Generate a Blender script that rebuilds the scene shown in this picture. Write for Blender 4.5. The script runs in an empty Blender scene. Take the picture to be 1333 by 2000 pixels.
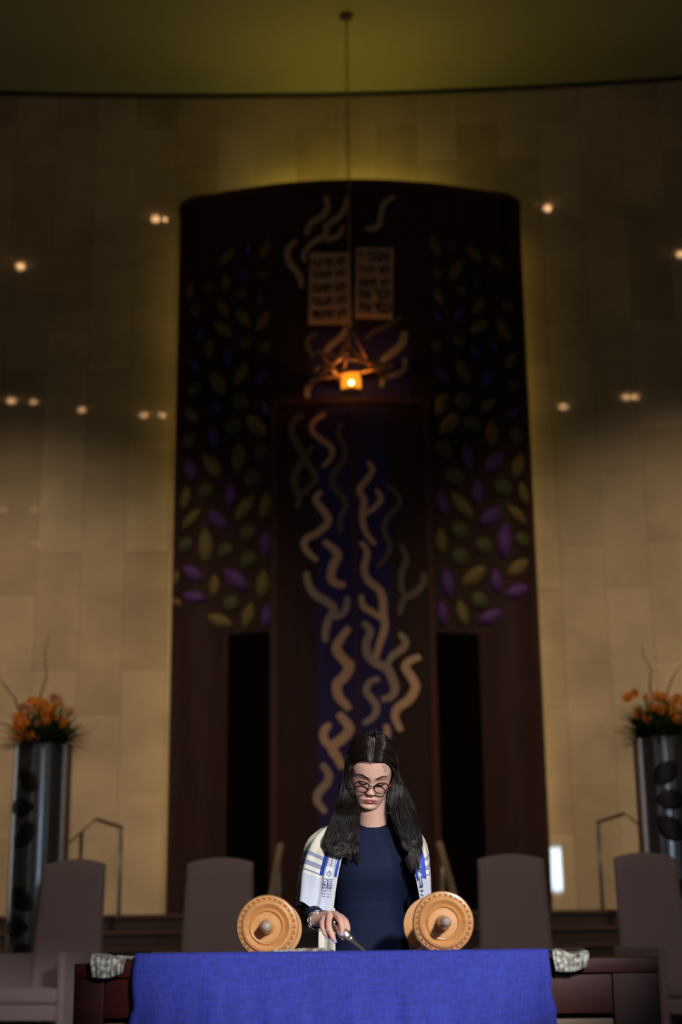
import bpy, bmesh, math, random
import numpy as np
from mathutils import Vector, Matrix
random.seed(7); rng=np.random.default_rng(7)
SC=bpy.context.scene; COL=SC.collection
PI=math.pi

FLAMES=[('L',0.05,[[(-0.065,4.041),(-0.144,3.936),(-0.196,3.832),(-0.133,3.726),(-0.069,3.647),(-0.122,3.544),(-0.193,3.468),(-0.182,3.364),(-0.125,3.286),(-0.068,3.221)]]),('G',0.041,[[(-0.489,4.621),(-0.475,4.511),(-0.412,4.391),(-0.284,4.3),(-0.214,4.226),(-0.272,4.111),(-0.301,3.997),(-0.302,3.897)],[(-0.085,4.354),(-0.086,4.266),(-0.129,4.18),(-0.215,4.132)]]),('L',0.04,[[(0.063,4.917),(0.123,4.805),(0.09,4.646),(0.127,4.519),(0.233,4.424),(0.27,4.33),(0.275,4.173),(0.288,4.049),(0.247,3.909),(0.207,3.785),(0.198,3.724)],[(0.055,4.369),(0.077,4.252),(0.168,4.189),(0.274,4.111)]]),('G',0.045,[[(0.072,4.092),(0.142,3.999),(0.102,3.881),(0.113,3.763),(0.189,3.684),(0.304,3.619),(0.353,3.515),(0.377,3.425),(0.337,3.347),(0.24,3.315)],[(0.428,3.981),(0.491,3.896),(0.45,3.816),(0.358,3.75),(0.305,3.658)]]),('L',0.045,[[(0.637,3.747),(0.526,3.699),(0.485,3.634),(0.548,3.53),(0.578,3.44),(0.517,3.323),(0.399,3.232),(0.372,3.142),(0.426,3.008)]]),('G',0.036,[[(0.225,3.522),(0.134,3.49),(0.094,3.399),(0.157,3.309),(0.194,3.232),(0.154,3.142),(0.058,3.079)]]),('L',0.049,[[(-0.183,3.184),(-0.127,3.12),(-0.077,3.03),(-0.141,2.942),(-0.244,2.855),(-0.194,2.753),(-0.144,2.651)],[(-0.261,3.084),(-0.319,3.021),(-0.32,2.932),(-0.244,2.842)]]),('G',0.041,[[(-0.347,2.699),(-0.284,2.604),(-0.297,2.516),(-0.374,2.431),(-0.393,2.344),(-0.312,2.231)]]),('L',0.039,[[(0.281,3.072),(0.292,2.989),(0.265,2.9),(0.289,2.811),(0.35,2.723)]]),('L',0.031,[[(-0.29,6.294),(-0.401,6.213),(-0.424,6.121),(-0.344,6.024),(-0.227,5.927),(-0.228,5.82),(-0.317,5.716)]]),('D',0.041,[[(-0.519,6.297),(-0.623,6.211),(-0.63,6.087),(-0.564,5.943),(-0.513,5.817),(-0.594,5.669),(-0.609,5.548),(-0.566,5.408),(-0.574,5.288)],[(-0.418,5.951),(-0.491,5.816),(-0.433,5.706),(-0.39,5.597),(-0.449,5.508),(-0.537,5.422)]]),('D',0.031,[[(-0.108,6.187),(-0.16,6.08),(-0.096,5.924),(-0.097,5.786),(-0.201,5.651),(-0.217,5.515),(-0.116,5.391),(-0.089,5.285),(-0.148,5.136),(-0.135,5.017)]]),('L',0.038,[[(-0.333,5.458),(-0.392,5.37),(-0.32,5.261),(-0.263,5.14),(-0.365,5.024),(-0.495,4.955),(-0.495,4.851),(-0.381,4.727)]]),('L',0.045,[[(-0.315,4.932),(-0.208,4.84),(-0.173,4.766),(-0.224,4.664),(-0.239,4.547),(-0.183,4.487),(-0.098,4.47)]]),('L',0.034,[[(0.146,5.764),(0.192,5.681),(0.127,5.566),(0.055,5.468),(0.101,5.354),(0.083,5.224),(0.089,5.094),(0.134,4.981),(0.21,4.885)],[(0.228,5.468),(0.273,5.37),(0.201,5.272),(0.106,5.207)]]),('D',0.026,[[(0.315,5.518),(0.408,5.454),(0.468,5.341),(0.388,5.226),(0.308,5.127),(0.305,4.998),(0.358,4.886),(0.316,4.758),(0.221,4.646)]]),('D',0.037,[[(0.686,4.607),(0.683,4.495),(0.587,4.382),(0.477,4.317),(0.436,4.159)],[(0.467,4.888),(0.518,4.745),(0.468,4.601),(0.457,4.458),(0.494,4.348)]]),('G',0.034,[[(-0.27,8.782),(-0.24,8.662),(-0.302,8.547),(-0.425,8.47),(-0.48,8.34)]]),('G',0.031,[[(-0.04,8.757),(-0.057,8.639),(-0.134,8.523),(-0.257,8.427),(-0.273,8.327),(-0.427,8.219),(-0.496,8.124),(-0.496,8.025)],[(-0.074,8.421),(-0.137,8.305),(-0.274,8.26)]]),('G',0.034,[[(-0.579,8.281),(-0.671,8.189),(-0.671,8.056),(-0.58,7.915),(-0.535,7.813),(-0.535,7.731)]]),('G',0.028,[[(0.475,8.783),(0.365,8.694),(0.332,8.574),(0.315,8.456),(0.253,8.395),(0.161,8.394)]]),('G',0.042,[[(0.556,7.215),(0.53,7.085),(0.423,6.969),(0.302,6.87)]]),('G',0.031,[[(0.549,6.91),(0.546,6.798),(0.463,6.732),(0.328,6.68),(0.297,6.585)]]),('D',0.022,[[(0.537,7.392),(0.399,7.289),(0.233,7.205),(0.142,7.107)]]),('G',0.033,[[(-0.056,7.252),(-0.106,7.149),(-0.227,7.049),(-0.289,6.948)]]),('G',0.033,[[(-0.327,6.692),(-0.435,6.633),(-0.472,6.559),(-0.472,6.47)]]),('D',0.024,[[(-0.372,7.198),(-0.469,7.126),(-0.457,7.021),(-0.397,6.927)]])]
LEAVES=[('O',-1.782,6.514,-1.628,6.332),('B',-1.499,6.3,-1.426,6.014),('O',-1.124,6.344,-0.905,6.094),('B',-1.502,6.547,-1.377,6.409),('B',-0.951,6.49,-0.876,6.31),('P',-1.755,5.943,-1.649,5.675),('O',-1.57,5.972,-1.369,5.695),('O',-1.19,6.054,-1.195,5.713),('P',-1.277,5.638,-1.267,5.353),('O',-1.741,5.643,-1.776,5.38),('O',-1.022,5.473,-1.221,5.204),('O',-0.888,5.499,-0.932,5.192),('P',-1.516,5.35,-1.302,5.136),('O',-1.583,5.376,-1.789,5.183),('O',-1.543,5.168,-1.515,4.774),('P',-0.902,5.084,-0.901,4.793),('P',-1.773,4.784,-1.55,4.603),('O',-1.432,4.669,-1.436,4.409),('P',-1.342,4.712,-1.075,4.466),('O',-0.922,4.676,-0.943,4.353),('P',-1.775,4.484,-1.51,4.401),('O',-1.508,4.246,-1.233,4.105),('O',-1.045,4.346,-1.116,4.059),('P',-0.892,4.313,-0.899,4.059),('O',-1.846,4.766,-1.851,4.587),('O',-1.895,4.472,-1.78,4.366),('O',-1.254,8.277,-1.426,8.115),('O',-0.879,8.322,-0.964,8.115),('B',-1.097,8.344,-1.112,8.161),('B',-1.538,8.198,-1.607,8.069),('B',-1.197,8.058,-1.102,7.86),('O',-1.354,8.001,-1.352,7.792),('O',-1.741,7.954,-1.746,7.754),('B',-0.962,7.733,-0.977,7.571),('O',-1.429,7.715,-1.325,7.482),('O',-1.232,7.574,-1.083,7.34),('O',-0.877,7.51,-1.014,7.282),('O',-1.473,7.45,-1.276,7.261),('B',-1.589,7.402,-1.657,7.23),('O',-1.518,7.266,-1.522,7.022),('B',-1.314,7.153,-1.319,6.912),('B',-1.75,7.087,-1.644,6.902),('O',-1.112,6.947,-1.232,6.691),('B',-0.876,6.839,-1.034,6.682),('O',-1.505,6.892,-1.339,6.602),('O',0.978,6.486,0.867,6.299),('O',1.51,6.544,1.354,6.396),('O',1.121,6.346,0.893,6.09),('O',1.476,6.317,1.438,5.989),('B',1.769,6.495,1.617,6.333),('P',1.167,6.028,1.206,5.721),('P',1.561,5.963,1.361,5.711),('O',1.78,5.966,1.672,5.676),('P',1.285,5.645,1.266,5.354),('O',1.757,5.656,1.797,5.397),('P',0.868,5.497,0.931,5.206),('O',0.995,5.473,1.22,5.202),('P',1.528,5.351,1.283,5.141),('O',1.586,5.386,1.796,5.189),('O',0.872,5.089,0.887,4.791),('P',1.562,5.195,1.522,4.793),('P',0.915,4.672,0.945,4.355),('O',1.34,4.715,1.076,4.481),('P',1.437,4.699,1.451,4.434),('O',1.795,4.818,1.554,4.615),('P',1.79,4.532,1.514,4.406),('P',0.858,4.328,0.889,4.062),('O',1.047,4.344,1.101,4.063),('P',1.5,4.262,1.23,4.117),('O',0.866,8.358,0.953,8.116),('B',1.06,8.33,1.118,8.169),('O',1.255,8.272,1.432,8.115),('O',1.523,8.229,1.642,8.052),('O',1.194,8.096,1.069,7.846),('B',1.346,7.951,1.365,7.82),('O',0.896,7.745,0.975,7.548),('O',1.424,7.697,1.314,7.482),('B',0.873,7.481,0.969,7.343),('B',1.199,7.549,1.085,7.363),('O',1.469,7.439,1.267,7.271),('O',1.58,7.479,1.687,7.212),('B',1.294,7.153,1.318,6.945),('B',1.493,7.23,1.54,7.052),('O',1.754,7.096,1.634,6.895),('B',0.871,6.851,1.017,6.656),('O',1.102,6.952,1.232,6.686),('B',1.479,6.886,1.361,6.629),('O',0.999,6.559,0.857,6.363)]
FRUITS=[(-1.719,6.148,0.079),(-1.253,6.242,0.088),(-1.179,6.493,0.081),(-0.949,5.919,0.088),(-1.037,5.65,0.097),(-1.534,5.566,0.084),(-1.745,5.006,0.079),(-1.086,5.062,0.084),(-1.322,4.905,0.084),(-1.077,4.784,0.088),(-1.257,4.341,0.084),(-0.94,7.929,0.061),(-1.541,7.862,0.057),(-1.187,7.74,0.061),(-1.687,7.614,0.065),(-1.128,7.159,0.065),(-0.929,7.094,0.068),(-1.68,6.714,0.079),(-1.185,6.525,0.079),(1.158,6.486,0.085),(1.249,6.239,0.095),(1.719,6.157,0.08),(0.942,5.925,0.095),(1.033,5.641,0.105),(1.545,5.568,0.095),(1.071,5.068,0.095),(1.736,5.02,0.076),(1.324,4.924,0.095),(1.07,4.785,0.095),(1.254,4.348,0.091),(0.932,7.922,0.061),(1.19,7.746,0.061),(1.688,7.625,0.068),(0.908,7.078,0.068),(1.132,7.165,0.068),(1.697,6.718,0.07),(1.164,6.512,0.079)]
COVE=20.0
EDGE=3.0
WIN=.9
WIN2=2.5
LIGHTS=[
('key_spot',(1.55,0,2.55),(.0,4.25,1.16),960,(1,.95,.93),17.5,.25,.17),
('hair_spot',(1.6,3.2,4.6),(.1,4.85,1.45),170,(.75,.88,1),16,.5,.10),
('wall_wash_left',(-3.9,6.5,10.5),(-3.7,16,1.8),2300,(1,.75,.46),42,.9,.15),
('wall_wash_right',(4.2,6.5,10.5),(3.8,16,1.8),2300,(1,.75,.46),42,.9,.15),
('hall_fill_spot',(0,-2.5,9.6),(.1,13,1.6),1250,(1,.80,.68),34,1.0,.12),  # added fill for the chairs, lower ark and wall
]
# ---------------------------------------------------------------- helpers
def link(o,parent=None):
    COL.objects.link(o)
    if parent: o.parent=parent
    return o
def tag(o,label=None,cat=None,group=None,kind=None):
    if label: o['label']=label
    if cat: o['category']=cat
    if group: o['group']=group
    if kind: o['kind']=kind
    return o
def empty(name,loc,label,cat,rz=0,group=None):
    o=bpy.data.objects.new(name,None); o.location=loc; o.rotation_euler=(0,0,rz); link(o)
    return tag(o,label,cat,group)
class MB:
    """collects geometry as plain lists"""
    def __init__(s): s.v=[]; s.f=[]
    def add(s,vs,fs):
        b=len(s.v); s.v.extend([tuple(map(float,p)) for p in vs]); s.f.extend([tuple(b+i for i in f) for f in fs]); return s
    def box(s,x0,x1,y0,y1,z0,z1,bev=0):
        bm=bmesh.new(); bmesh.ops.create_cube(bm,size=1)
        for v in bm.verts: v.co=Vector(((x0+x1)/2+v.co.x*(x1-x0),(y0+y1)/2+v.co.y*(y1-y0),(z0+z1)/2+v.co.z*(z1-z0)))
        if bev: bmesh.ops.bevel(bm,geom=list(bm.edges),offset=bev,segments=3,affect='EDGES',profile=.6)
        bm.verts.index_update(); s.add([v.co for v in bm.verts],[[v.index for v in f.verts] for f in bm.faces]); bm.free(); return s
    def tube(s,pts,r,n=10,cap=True,flat=1.0,up=None):
        """loft through pts; r scalar or list of scalars or (ra,rb)"""
        P=[Vector(p) for p in pts]; m=len(P)
        R=[r]*m if not isinstance(r,(list,tuple)) else list(r)
        vs=[];fs=[]; prev=None
        for i,p in enumerate(P):
            t=(P[min(i+1,m-1)]-P[max(i-1,0)])
            t=t.normalized() if t.length>1e-9 else Vector((0,0,1))
            if prev is None:
                a=Vector(up) if up else (Vector((1,0,0)) if abs(t.x)<.9 else Vector((0,1,0)))
            else: a=prev
            a=(a-t*a.dot(t)).normalized(); b=t.cross(a); prev=a
            ra,rb=R[i] if isinstance(R[i],(list,tuple)) else (R[i],R[i]*flat)
            for k in range(n):
                q=2*PI*k/n; vs.append(p+a*(ra*math.cos(q))+b*(rb*math.sin(q)))
        for i in range(m-1):
            for k in range(n):
                fs.append((i*n+k,i*n+(k+1)%n,(i+1)*n+(k+1)%n,(i+1)*n+k))
        if cap: fs.append(tuple(range(n))[::-1]); fs.append(tuple((m-1)*n+k for k in range(n)))
        return s.add(vs,fs)
    def lathe(s,prof,c=(0,0,0),axis='z',n=48,cap=True):
        """prof list of (r,h)"""
        vs=[];fs=[];m=len(prof)
        for r,h in prof:
            for k in range(n):
                q=2*PI*k/n; x=r*math.cos(q); y=r*math.sin(q)
                vs.append((c[0]+x,c[1]+y,c[2]+h) if axis=='z' else (c[0]+x,c[1]+h,c[2]+y))
        for i in range(m-1):
            for k in range(n): fs.append((i*n+k,i*n+(k+1)%n,(i+1)*n+(k+1)%n,(i+1)*n+k))
        if cap: fs.append(tuple(range(n))[::-1]); fs.append(tuple((m-1)*n+k for k in range(n)))
        return s.add(vs,fs)
    def ball(s,c,r,sub=2):
        bm=bmesh.new(); bmesh.ops.create_icosphere(bm,subdivisions=sub,radius=1)
        r=(r,r,r) if not isinstance(r,(list,tuple)) else r
        bm.verts.index_update(); s.add([(c[0]+v.co.x*r[0],c[1]+v.co.y*r[1],c[2]+v.co.z*r[2]) for v in bm.verts],[[v.index for v in f.verts] for f in bm.faces]); bm.free(); return s
    def grid(s,G):
        """G: (n,m,3) array"""
        n,m=G.shape[:2]; vs=G.reshape(-1,3)
        fs=[(i*m+j,i*m+j+1,(i+1)*m+j+1,(i+1)*m+j) for i in range(n-1) for j in range(m-1)]
        return s.add(vs,fs)
    def mesh(s,name):
        me=bpy.data.meshes.new(name); me.from_pydata(s.v,[],s.f); me.update()
        bm=bmesh.new(); bm.from_mesh(me); bmesh.ops.recalc_face_normals(bm,faces=bm.faces); bm.to_mesh(me); bm.free(); return me
    def build(s,name,mat,parent=None,smooth=True,angle=None,subsurf=0,solid=0,label=None):
        me=s.mesh(name)
        if mat:
            for mm in (mat if isinstance(mat,list) else [mat]): me.materials.append(mm)
        if smooth:
            me.polygons.foreach_set('use_smooth',[True]*len(me.polygons))
            if angle: me.set_sharp_from_angle(angle=math.radians(angle))
        o=bpy.data.objects.new(name,me); link(o,parent)
        if solid: md=o.modifiers.new('solid','SOLIDIFY'); md.thickness=solid; md.offset=0
        if subsurf: md=o.modifiers.new('sub','SUBSURF'); md.levels=subsurf; md.render_levels=subsurf
        if label: o['label']=label
        return o
def bake(o):
    """replace modifiers by their evaluated mesh"""
    dg=bpy.context.evaluated_depsgraph_get(); dg.update()
    me=bpy.data.meshes.new_from_object(o.evaluated_get(dg)); mats=list(o.data.materials)
    o.modifiers.clear(); o.data=me
    if not me.materials:
        for m in mats: me.materials.append(m)
    me.polygons.foreach_set('use_smooth',[True]*len(me.polygons)); return o
def remesh(o,vox,smooth=4,fac=.5):
    m=o.modifiers.new('r','REMESH'); m.mode='VOXEL'; m.voxel_size=vox
    if smooth: s=o.modifiers.new('s','SMOOTH'); s.iterations=smooth; s.factor=fac
    return bake(o)
def spline(P,n):
    """Catmull-Rom resample of control points, uniform parameter"""
    P=np.array(P,float); m=len(P); Q=np.vstack([2*P[0]-P[1],P,2*P[-1]-P[-2]])
    t=np.linspace(0,m-1-1e-9,n); i=t.astype(int); u=(t-i)[:,None]
    p0,p1,p2,p3=Q[i],Q[i+1],Q[i+2],Q[i+3]
    return .5*((2*p1)+(-p0+p2)*u+(2*p0-5*p1+4*p2-p3)*u**2+(-p0+3*p1-3*p2+p3)*u**3)

# ---------------------------------------------------------------- materials
def nodes(name):
    m=bpy.data.materials.new(name); m.use_nodes=True; nt=m.node_tree
    return m,nt,nt.nodes['Principled BSDF']
def mat(name,col,rough=.5,metal=0,bump=0,bscale=50,var=0,vscale=5,spec=.5,coat=0,sheen=0,emis=None,estr=0,stretch=None,sss=0,trans=0):
    m,nt,b=nodes(name); N=nt.nodes; L=nt.links
    b.inputs['Base Color'].default_value=(*col,1); b.inputs['Roughness'].default_value=rough
    b.inputs['Metallic'].default_value=metal; b.inputs['Specular IOR Level'].default_value=spec
    b.inputs['Coat Weight'].default_value=coat; b.inputs['Coat Roughness'].default_value=.08
    b.inputs['Sheen Weight'].default_value=sheen
    if trans: b.inputs['Transmission Weight'].default_value=trans
    if sss: b.inputs['Subsurface Weight'].default_value=sss; b.inputs['Subsurface Radius'].default_value=(.012,.005,.003); b.inputs['Subsurface Scale'].default_value=1
    if emis: b.inputs['Emission Color'].default_value=(*emis,1); b.inputs['Emission Strength'].default_value=estr
    if bump or var:
        tc=N.new('ShaderNodeTexCoord'); mp=N.new('ShaderNodeMapping'); L.new(tc.outputs['Object'],mp.inputs[0])
        if stretch: mp.inputs['Scale'].default_value=stretch
    if var:
        n=N.new('ShaderNodeTexNoise'); n.inputs['Scale'].default_value=vscale; n.inputs['Detail'].default_value=5; L.new(mp.outputs[0],n.inputs[0])
        r=N.new('ShaderNodeMapRange'); r.inputs['From Min'].default_value=.3; r.inputs['From Max'].default_value=.7
        r.inputs['To Min'].default_value=1-var; r.inputs['To Max'].default_value=1+var; L.new(n.outputs[0],r.inputs[0])
        h=N.new('ShaderNodeHueSaturation'); h.inputs['Color'].default_value=(*col,1); L.new(r.outputs[0],h.inputs['Value']); L.new(h.outputs[0],b.inputs['Base Color'])
    if bump:
        n=N.new('ShaderNodeTexNoise'); n.inputs['Scale'].default_value=bscale; n.inputs['Detail'].default_value=4; L.new(mp.outputs[0],n.inputs[0])
        bp=N.new('ShaderNodeBump'); bp.inputs['Strength'].default_value=bump; bp.inputs['Distance'].default_value=.01; L.new(n.outputs[0],bp.inputs['Height']); L.new(bp.outputs[0],b.inputs['Normal'])
    return m
def emit(name,col,s):
    m,nt,b=nodes(name); b.inputs['Base Color'].default_value=(*col,1); b.inputs['Emission Color'].default_value=(*col,1); b.inputs['Emission Strength'].default_value=s; return m

M={}
DAYP=emit('added_day_window',(.72,.86,1),WIN); DAYQ=emit('added_day_window_front',(.95,.95,.9),WIN2)
# stone wall: tall staggered slabs of honed limestone with a polished coat
m,nt,b=nodes('honed_stone'); N=nt.nodes; L=nt.links
tc=N.new('ShaderNodeTexCoord'); sp=N.new('ShaderNodeSeparateXYZ'); cb=N.new('ShaderNodeCombineXYZ')
L.new(tc.outputs['Object'],sp.inputs[0]); L.new(sp.outputs['Z'],cb.inputs['X']); L.new(sp.outputs['X'],cb.inputs['Y'])
br=N.new('ShaderNodeTexBrick'); L.new(cb.outputs[0],br.inputs['Vector'])
br.offset=.37; br.offset_frequency=2; br.inputs['Scale'].default_value=1
br.inputs['Brick Width'].default_value=1.28; br.inputs['Row Height'].default_value=.468
br.inputs['Mortar Size'].default_value=.004; br.inputs['Mortar Smooth'].default_value=.3; br.inputs['Bias'].default_value=-.2
br.inputs['Color1'].default_value=(.56,.44,.31,1); br.inputs['Color2'].default_value=(.40,.30,.195,1); br.inputs['Mortar'].default_value=(.30,.22,.14,1)
no=N.new('ShaderNodeTexNoise'); no.inputs['Scale'].default_value=1.6; no.inputs['Detail'].default_value=8; L.new(tc.outputs['Object'],no.inputs[0])
mr=N.new('ShaderNodeMapRange'); mr.inputs['From Min'].default_value=.3; mr.inputs['From Max'].default_value=.7; mr.inputs['To Min'].default_value=.8; mr.inputs['To Max'].default_value=1.15; L.new(no.outputs[0],mr.inputs[0])
hs=N.new('ShaderNodeHueSaturation'); L.new(br.outputs['Color'],hs.inputs['Color']); L.new(mr.outputs[0],hs.inputs['Value']); L.new(hs.outputs[0],b.inputs['Base Color'])
b.inputs['Roughness'].default_value=.5; b.inputs['Specular IOR Level'].default_value=.3; b.inputs['Coat Weight'].default_value=1; b.inputs['Coat Roughness'].default_value=.03
M['stone']=m
M['ceiling']=mat('ceiling_plaster',(.46,.42,.24),.9,bump=.05,bscale=30)
M['plaster']=mat('wall_plaster',(.25,.2,.14),.9,bump=.05)
M['floor']=mat('dark_carpet',(.03,.022,.02),.95,bump=.3,bscale=200)
M['step']=mat('dark_stained_step',(.03,.016,.013),.55,var=.2,vscale=3)
M['nosing']=mat('step_nosing',(.10,.05,.04),.4)
M['gap']=mat('gap_shade_and_frame',(.03,.03,.02),.8)  # near-black: paints the ceiling joint's shade, also colours window frames
M['ark']=mat('ark_wood',(.030,.010,.010),.6,spec=.2,var=.25,vscale=4,stretch=(4,4,.5),bump=.15,bscale=120)
M['arkdark']=mat('ark_dark_panel',(.002,.0015,.0015),.9,spec=.05)
M['arktrim']=mat('ark_trim',(.06,.02,.013),.6,spec=.2)
M['indigo']=mat('indigo_cloth',(.020,.009,.10),.8,bump=.2,bscale=200)
M['flameL']=mat('flame_tan',(.62,.37,.23),.7)
M['flameG']=mat('flame_grey',(.38,.27,.21),.7)
M['flameD']=mat('flame_umber',(.14,.10,.075),.7)
M['leafO']=mat('leaf_olive',(.15,.108,.026),.7)
M['leafP']=mat('leaf_violet',(.09,.027,.19),.7)
M['leafB']=mat('leaf_indigo',(.05,.025,.22),.7)
M['fruit']=mat('fruit_green',(.062,.068,.022),.7)
M['tablet']=mat('tablet_cream',(.50,.32,.24),.7)
M['letter']=mat('letter_black',(.01,.008,.008),.7)
M['bronze']=mat('bronze_rod',(.65,.32,.11),.45,metal=.2,bump=.3,bscale=60)
M['cable']=mat('cable',(.25,.2,.08),.5,metal=.5)
M['amber']=emit('amber_glass_glow',(1,.31,.015),1.2)
M['flamebulb']=emit('lamp_flame',(1,.62,.18),22)
M['metal']=mat('brushed_steel',(.33,.32,.34),.24,metal=.85,bump=.02,bscale=20,stretch=(1,1,.1))
M['black']=mat('painted_opening_dark',(.005,.005,.008),.5)
M['rail']=mat('rail_brass',(.62,.50,.34),.45,metal=.3)
M['steelpost']=mat('rail_steel',(.62,.58,.5),.35,metal=.5)
M['chair']=mat('mauve_upholstery',(.36,.275,.28),.9,bump=.15,bscale=300,sheen=.2)
M['chairleg']=mat('chair_leg',(.03,.02,.015),.5)
M['mahogany']=mat('mahogany',(.05,.006,.005),.45,var=.3,vscale=3,stretch=(1,6,6),spec=.25)
M['shelfwood']=mat('shelf_edge',(.22,.14,.09),.5)
M['maple']=mat('maple_turned',(.63,.315,.115),.32,var=.10,vscale=14,stretch=(1,1,5),coat=.5)
M['mapledark']=mat('maple_carving',(.38,.15,.05),.5)
M['pewter']=mat('worn_grey_wood',(.42,.33,.27),.35,coat=.4)
M['parch']=mat('parchment',(.75,.66,.48),.8)
M['silver']=mat('silver',(.82,.77,.68),.36,metal=1,bump=.25,bscale=220)
M['silverp']=mat('silver_polished',(.90,.87,.84),.34,metal=1)
M['goldwash']=mat('gold_wash',(.85,.55,.28),.2,metal=1,bump=.4,bscale=300)
M['hair']=mat('hair_dark_brown',(.016,.009,.0065),.33,spec=.55)
M['brow']=mat('brow_hair',(.055,.03,.022),.7)
M['lash']=mat('lashes',(.012,.008,.008),.6)
M['nail']=mat('lavender_nail',(.50,.38,.80),.2,coat=1)
M['dress']=mat('navy_crepe',(.006,.0125,.042),.8,bump=.12,bscale=400,spec=.25)
M['green']=mat('foliage',(.10,.19,.03),.6,var=.3,vscale=9)
M['orange']=mat('petal_orange',(.85,.27,.02),.6)
M['peach']=mat('petal_peach',(.80,.42,.20),.6)
M['pink']=mat('petal_dusty',(.55,.2,.14),.6)
M['twig']=mat('twig_brown',(.10,.06,.045),.7)
M['lampring']=mat('downlight_ring',(.3,.28,.22),.4,metal=.5)
M['bulb']=emit('downlight_bulb',(1,.55,.24),26)
M['bulbw']=emit('downlight_bulb_soft',(1,.55,.26),7)
# blue woven cloth
m,nt,b=nodes('royal_blue_cloth'); N=nt.nodes; L=nt.links
tc=N.new('ShaderNodeTexCoord'); hs=N.new('ShaderNodeHueSaturation'); hs.inputs['Color'].default_value=(.024,.037,.345,1)
acc=None
for sc in ((420,60,60),(60,60,260)):
    mp=N.new('ShaderNodeMapping'); mp.inputs['Scale'].default_value=sc; L.new(tc.outputs['Object'],mp.inputs[0])
    n=N.new('ShaderNodeTexNoise'); n.inputs['Scale'].default_value=.6; n.inputs['Detail'].default_value=3; L.new(mp.outputs[0],n.inputs[0])
    if acc is None: acc=n.outputs[0]
    else:
        ad=N.new('ShaderNodeMath'); ad.operation='ADD'; L.new(acc,ad.inputs[0]); L.new(n.outputs[0],ad.inputs[1]); acc=ad.outputs[0]
mr=N.new('ShaderNodeMapRange'); mr.inputs['From Min'].default_value=.7; mr.inputs['From Max'].default_value=1.3; mr.inputs['To Min'].default_value=.72; mr.inputs['To Max'].default_value=1.35; L.new(acc,mr.inputs[0]); L.new(mr.outputs[0],hs.inputs['Value']); L.new(hs.outputs[0],b.inputs['Base Color'])
bp=N.new('ShaderNodeBump'); bp.inputs['Strength'].default_value=.3; bp.inputs['Distance'].default_value=.002; L.new(acc,bp.inputs['Height']); L.new(bp.outputs[0],b.inputs['Normal'])
b.inputs['Roughness'].default_value=.8; b.inputs['Sheen Weight'].default_value=.15; b.inputs['Sheen Tint'].default_value=(.2,.25,1,1)
M['blue']=m
# brocade runner
m,nt,b=nodes('white_brocade'); N=nt.nodes; L=nt.links
tc=N.new('ShaderNodeTexCoord'); vo=N.new('ShaderNodeTexVoronoi'); vo.inputs['Scale'].default_value=75; L.new(tc.outputs['Object'],vo.inputs['Vector'])
cr=N.new('ShaderNodeValToRGB'); cr.color_ramp.elements[0].color=(.75,.78,.74,1); cr.color_ramp.elements[1].color=(.22,.19,.15,1); cr.color_ramp.elements[0].position=.25; cr.color_ramp.elements[1].position=.7
L.new(vo.outputs['Distance'],cr.inputs[0]); L.new(cr.outputs[0],b.inputs['Base Color']); b.inputs['Roughness'].default_value=.45
bp=N.new('ShaderNodeBump'); bp.inputs['Strength'].default_value=.8; bp.inputs['Distance'].default_value=.004; bp.invert=True; L.new(vo.outputs['Distance'],bp.inputs['Height']); L.new(bp.outputs[0],b.inputs['Normal'])
M['brocade']=m
# skin, driven by a per-vertex pigment layer (lips, cheeks, knuckles) plus painted shade in lip crease and nostrils
m,nt,b=nodes('skin'); N=nt.nodes; L=nt.links
at=N.new('ShaderNodeVertexColor'); at.layer_name='pigment_and_shade'; L.new(at.outputs[0],b.inputs['Base Color'])
b.inputs['Roughness'].default_value=.42; b.inputs['Subsurface Weight'].default_value=.12; b.inputs['Subsurface Radius'].default_value=(.010,.004,.002); b.inputs['Subsurface Scale'].default_value=1
M['skin']=m
# tallit cloth: woven stripes by UV
m,nt,b=nodes('prayer_shawl_wool'); N=nt.nodes; L=nt.links
uv=N.new('ShaderNodeUVMap'); sp=N.new('ShaderNodeSeparateXYZ'); L.new(uv.outputs[0],sp.inputs[0])
cr=N.new('ShaderNodeValToRGB'); cr.color_ramp.interpolation='CONSTANT'; e=cr.color_ramp.elements
cream=(.80,.74,.60,1); grey=(.30,.33,.50,1); pale=(.62,.66,.78,1); white=(.86,.83,.74,1)
e[0].position=0; e[0].color=cream; e[1].position=.47; e[1].color=grey
for p,c in ((.50,white),(.535,grey),(.57,white),(.60,grey),(.615,white),(.64,pale)):
    q=e.new(p); q.color=c
L.new(sp.outputs['Y'],cr.inputs[0]); L.new(cr.outputs[0],b.inputs['Base Color'])
no=N.new('ShaderNodeTexNoise'); no.inputs['Scale'].default_value=500; tc=N.new('ShaderNodeTexCoord'); L.new(tc.outputs['Object'],no.inputs[0])
bp=N.new('ShaderNodeBump'); bp.inputs['Strength'].default_value=.15; bp.inputs['Distance'].default_value=.002; L.new(no.outputs[0],bp.inputs['Height']); L.new(bp.outputs[0],b.inputs['Normal'])
b.inputs['Roughness'].default_value=.7; b.inputs['Sheen Weight'].default_value=.2
M['tallit']=m
M['tcream']=mat('shawl_cream',(.78,.76,.66),.7)
M['tblue']=mat('woven_blue_band',(.02,.07,.55),.6)
M['twhite']=mat('woven_white_band',(.78,.82,.90),.6)
M['tink']=mat('woven_navy_thread',(.05,.06,.22),.7)
M['tgold']=mat('woven_gold_band',(.75,.50,.16),.6)
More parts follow.
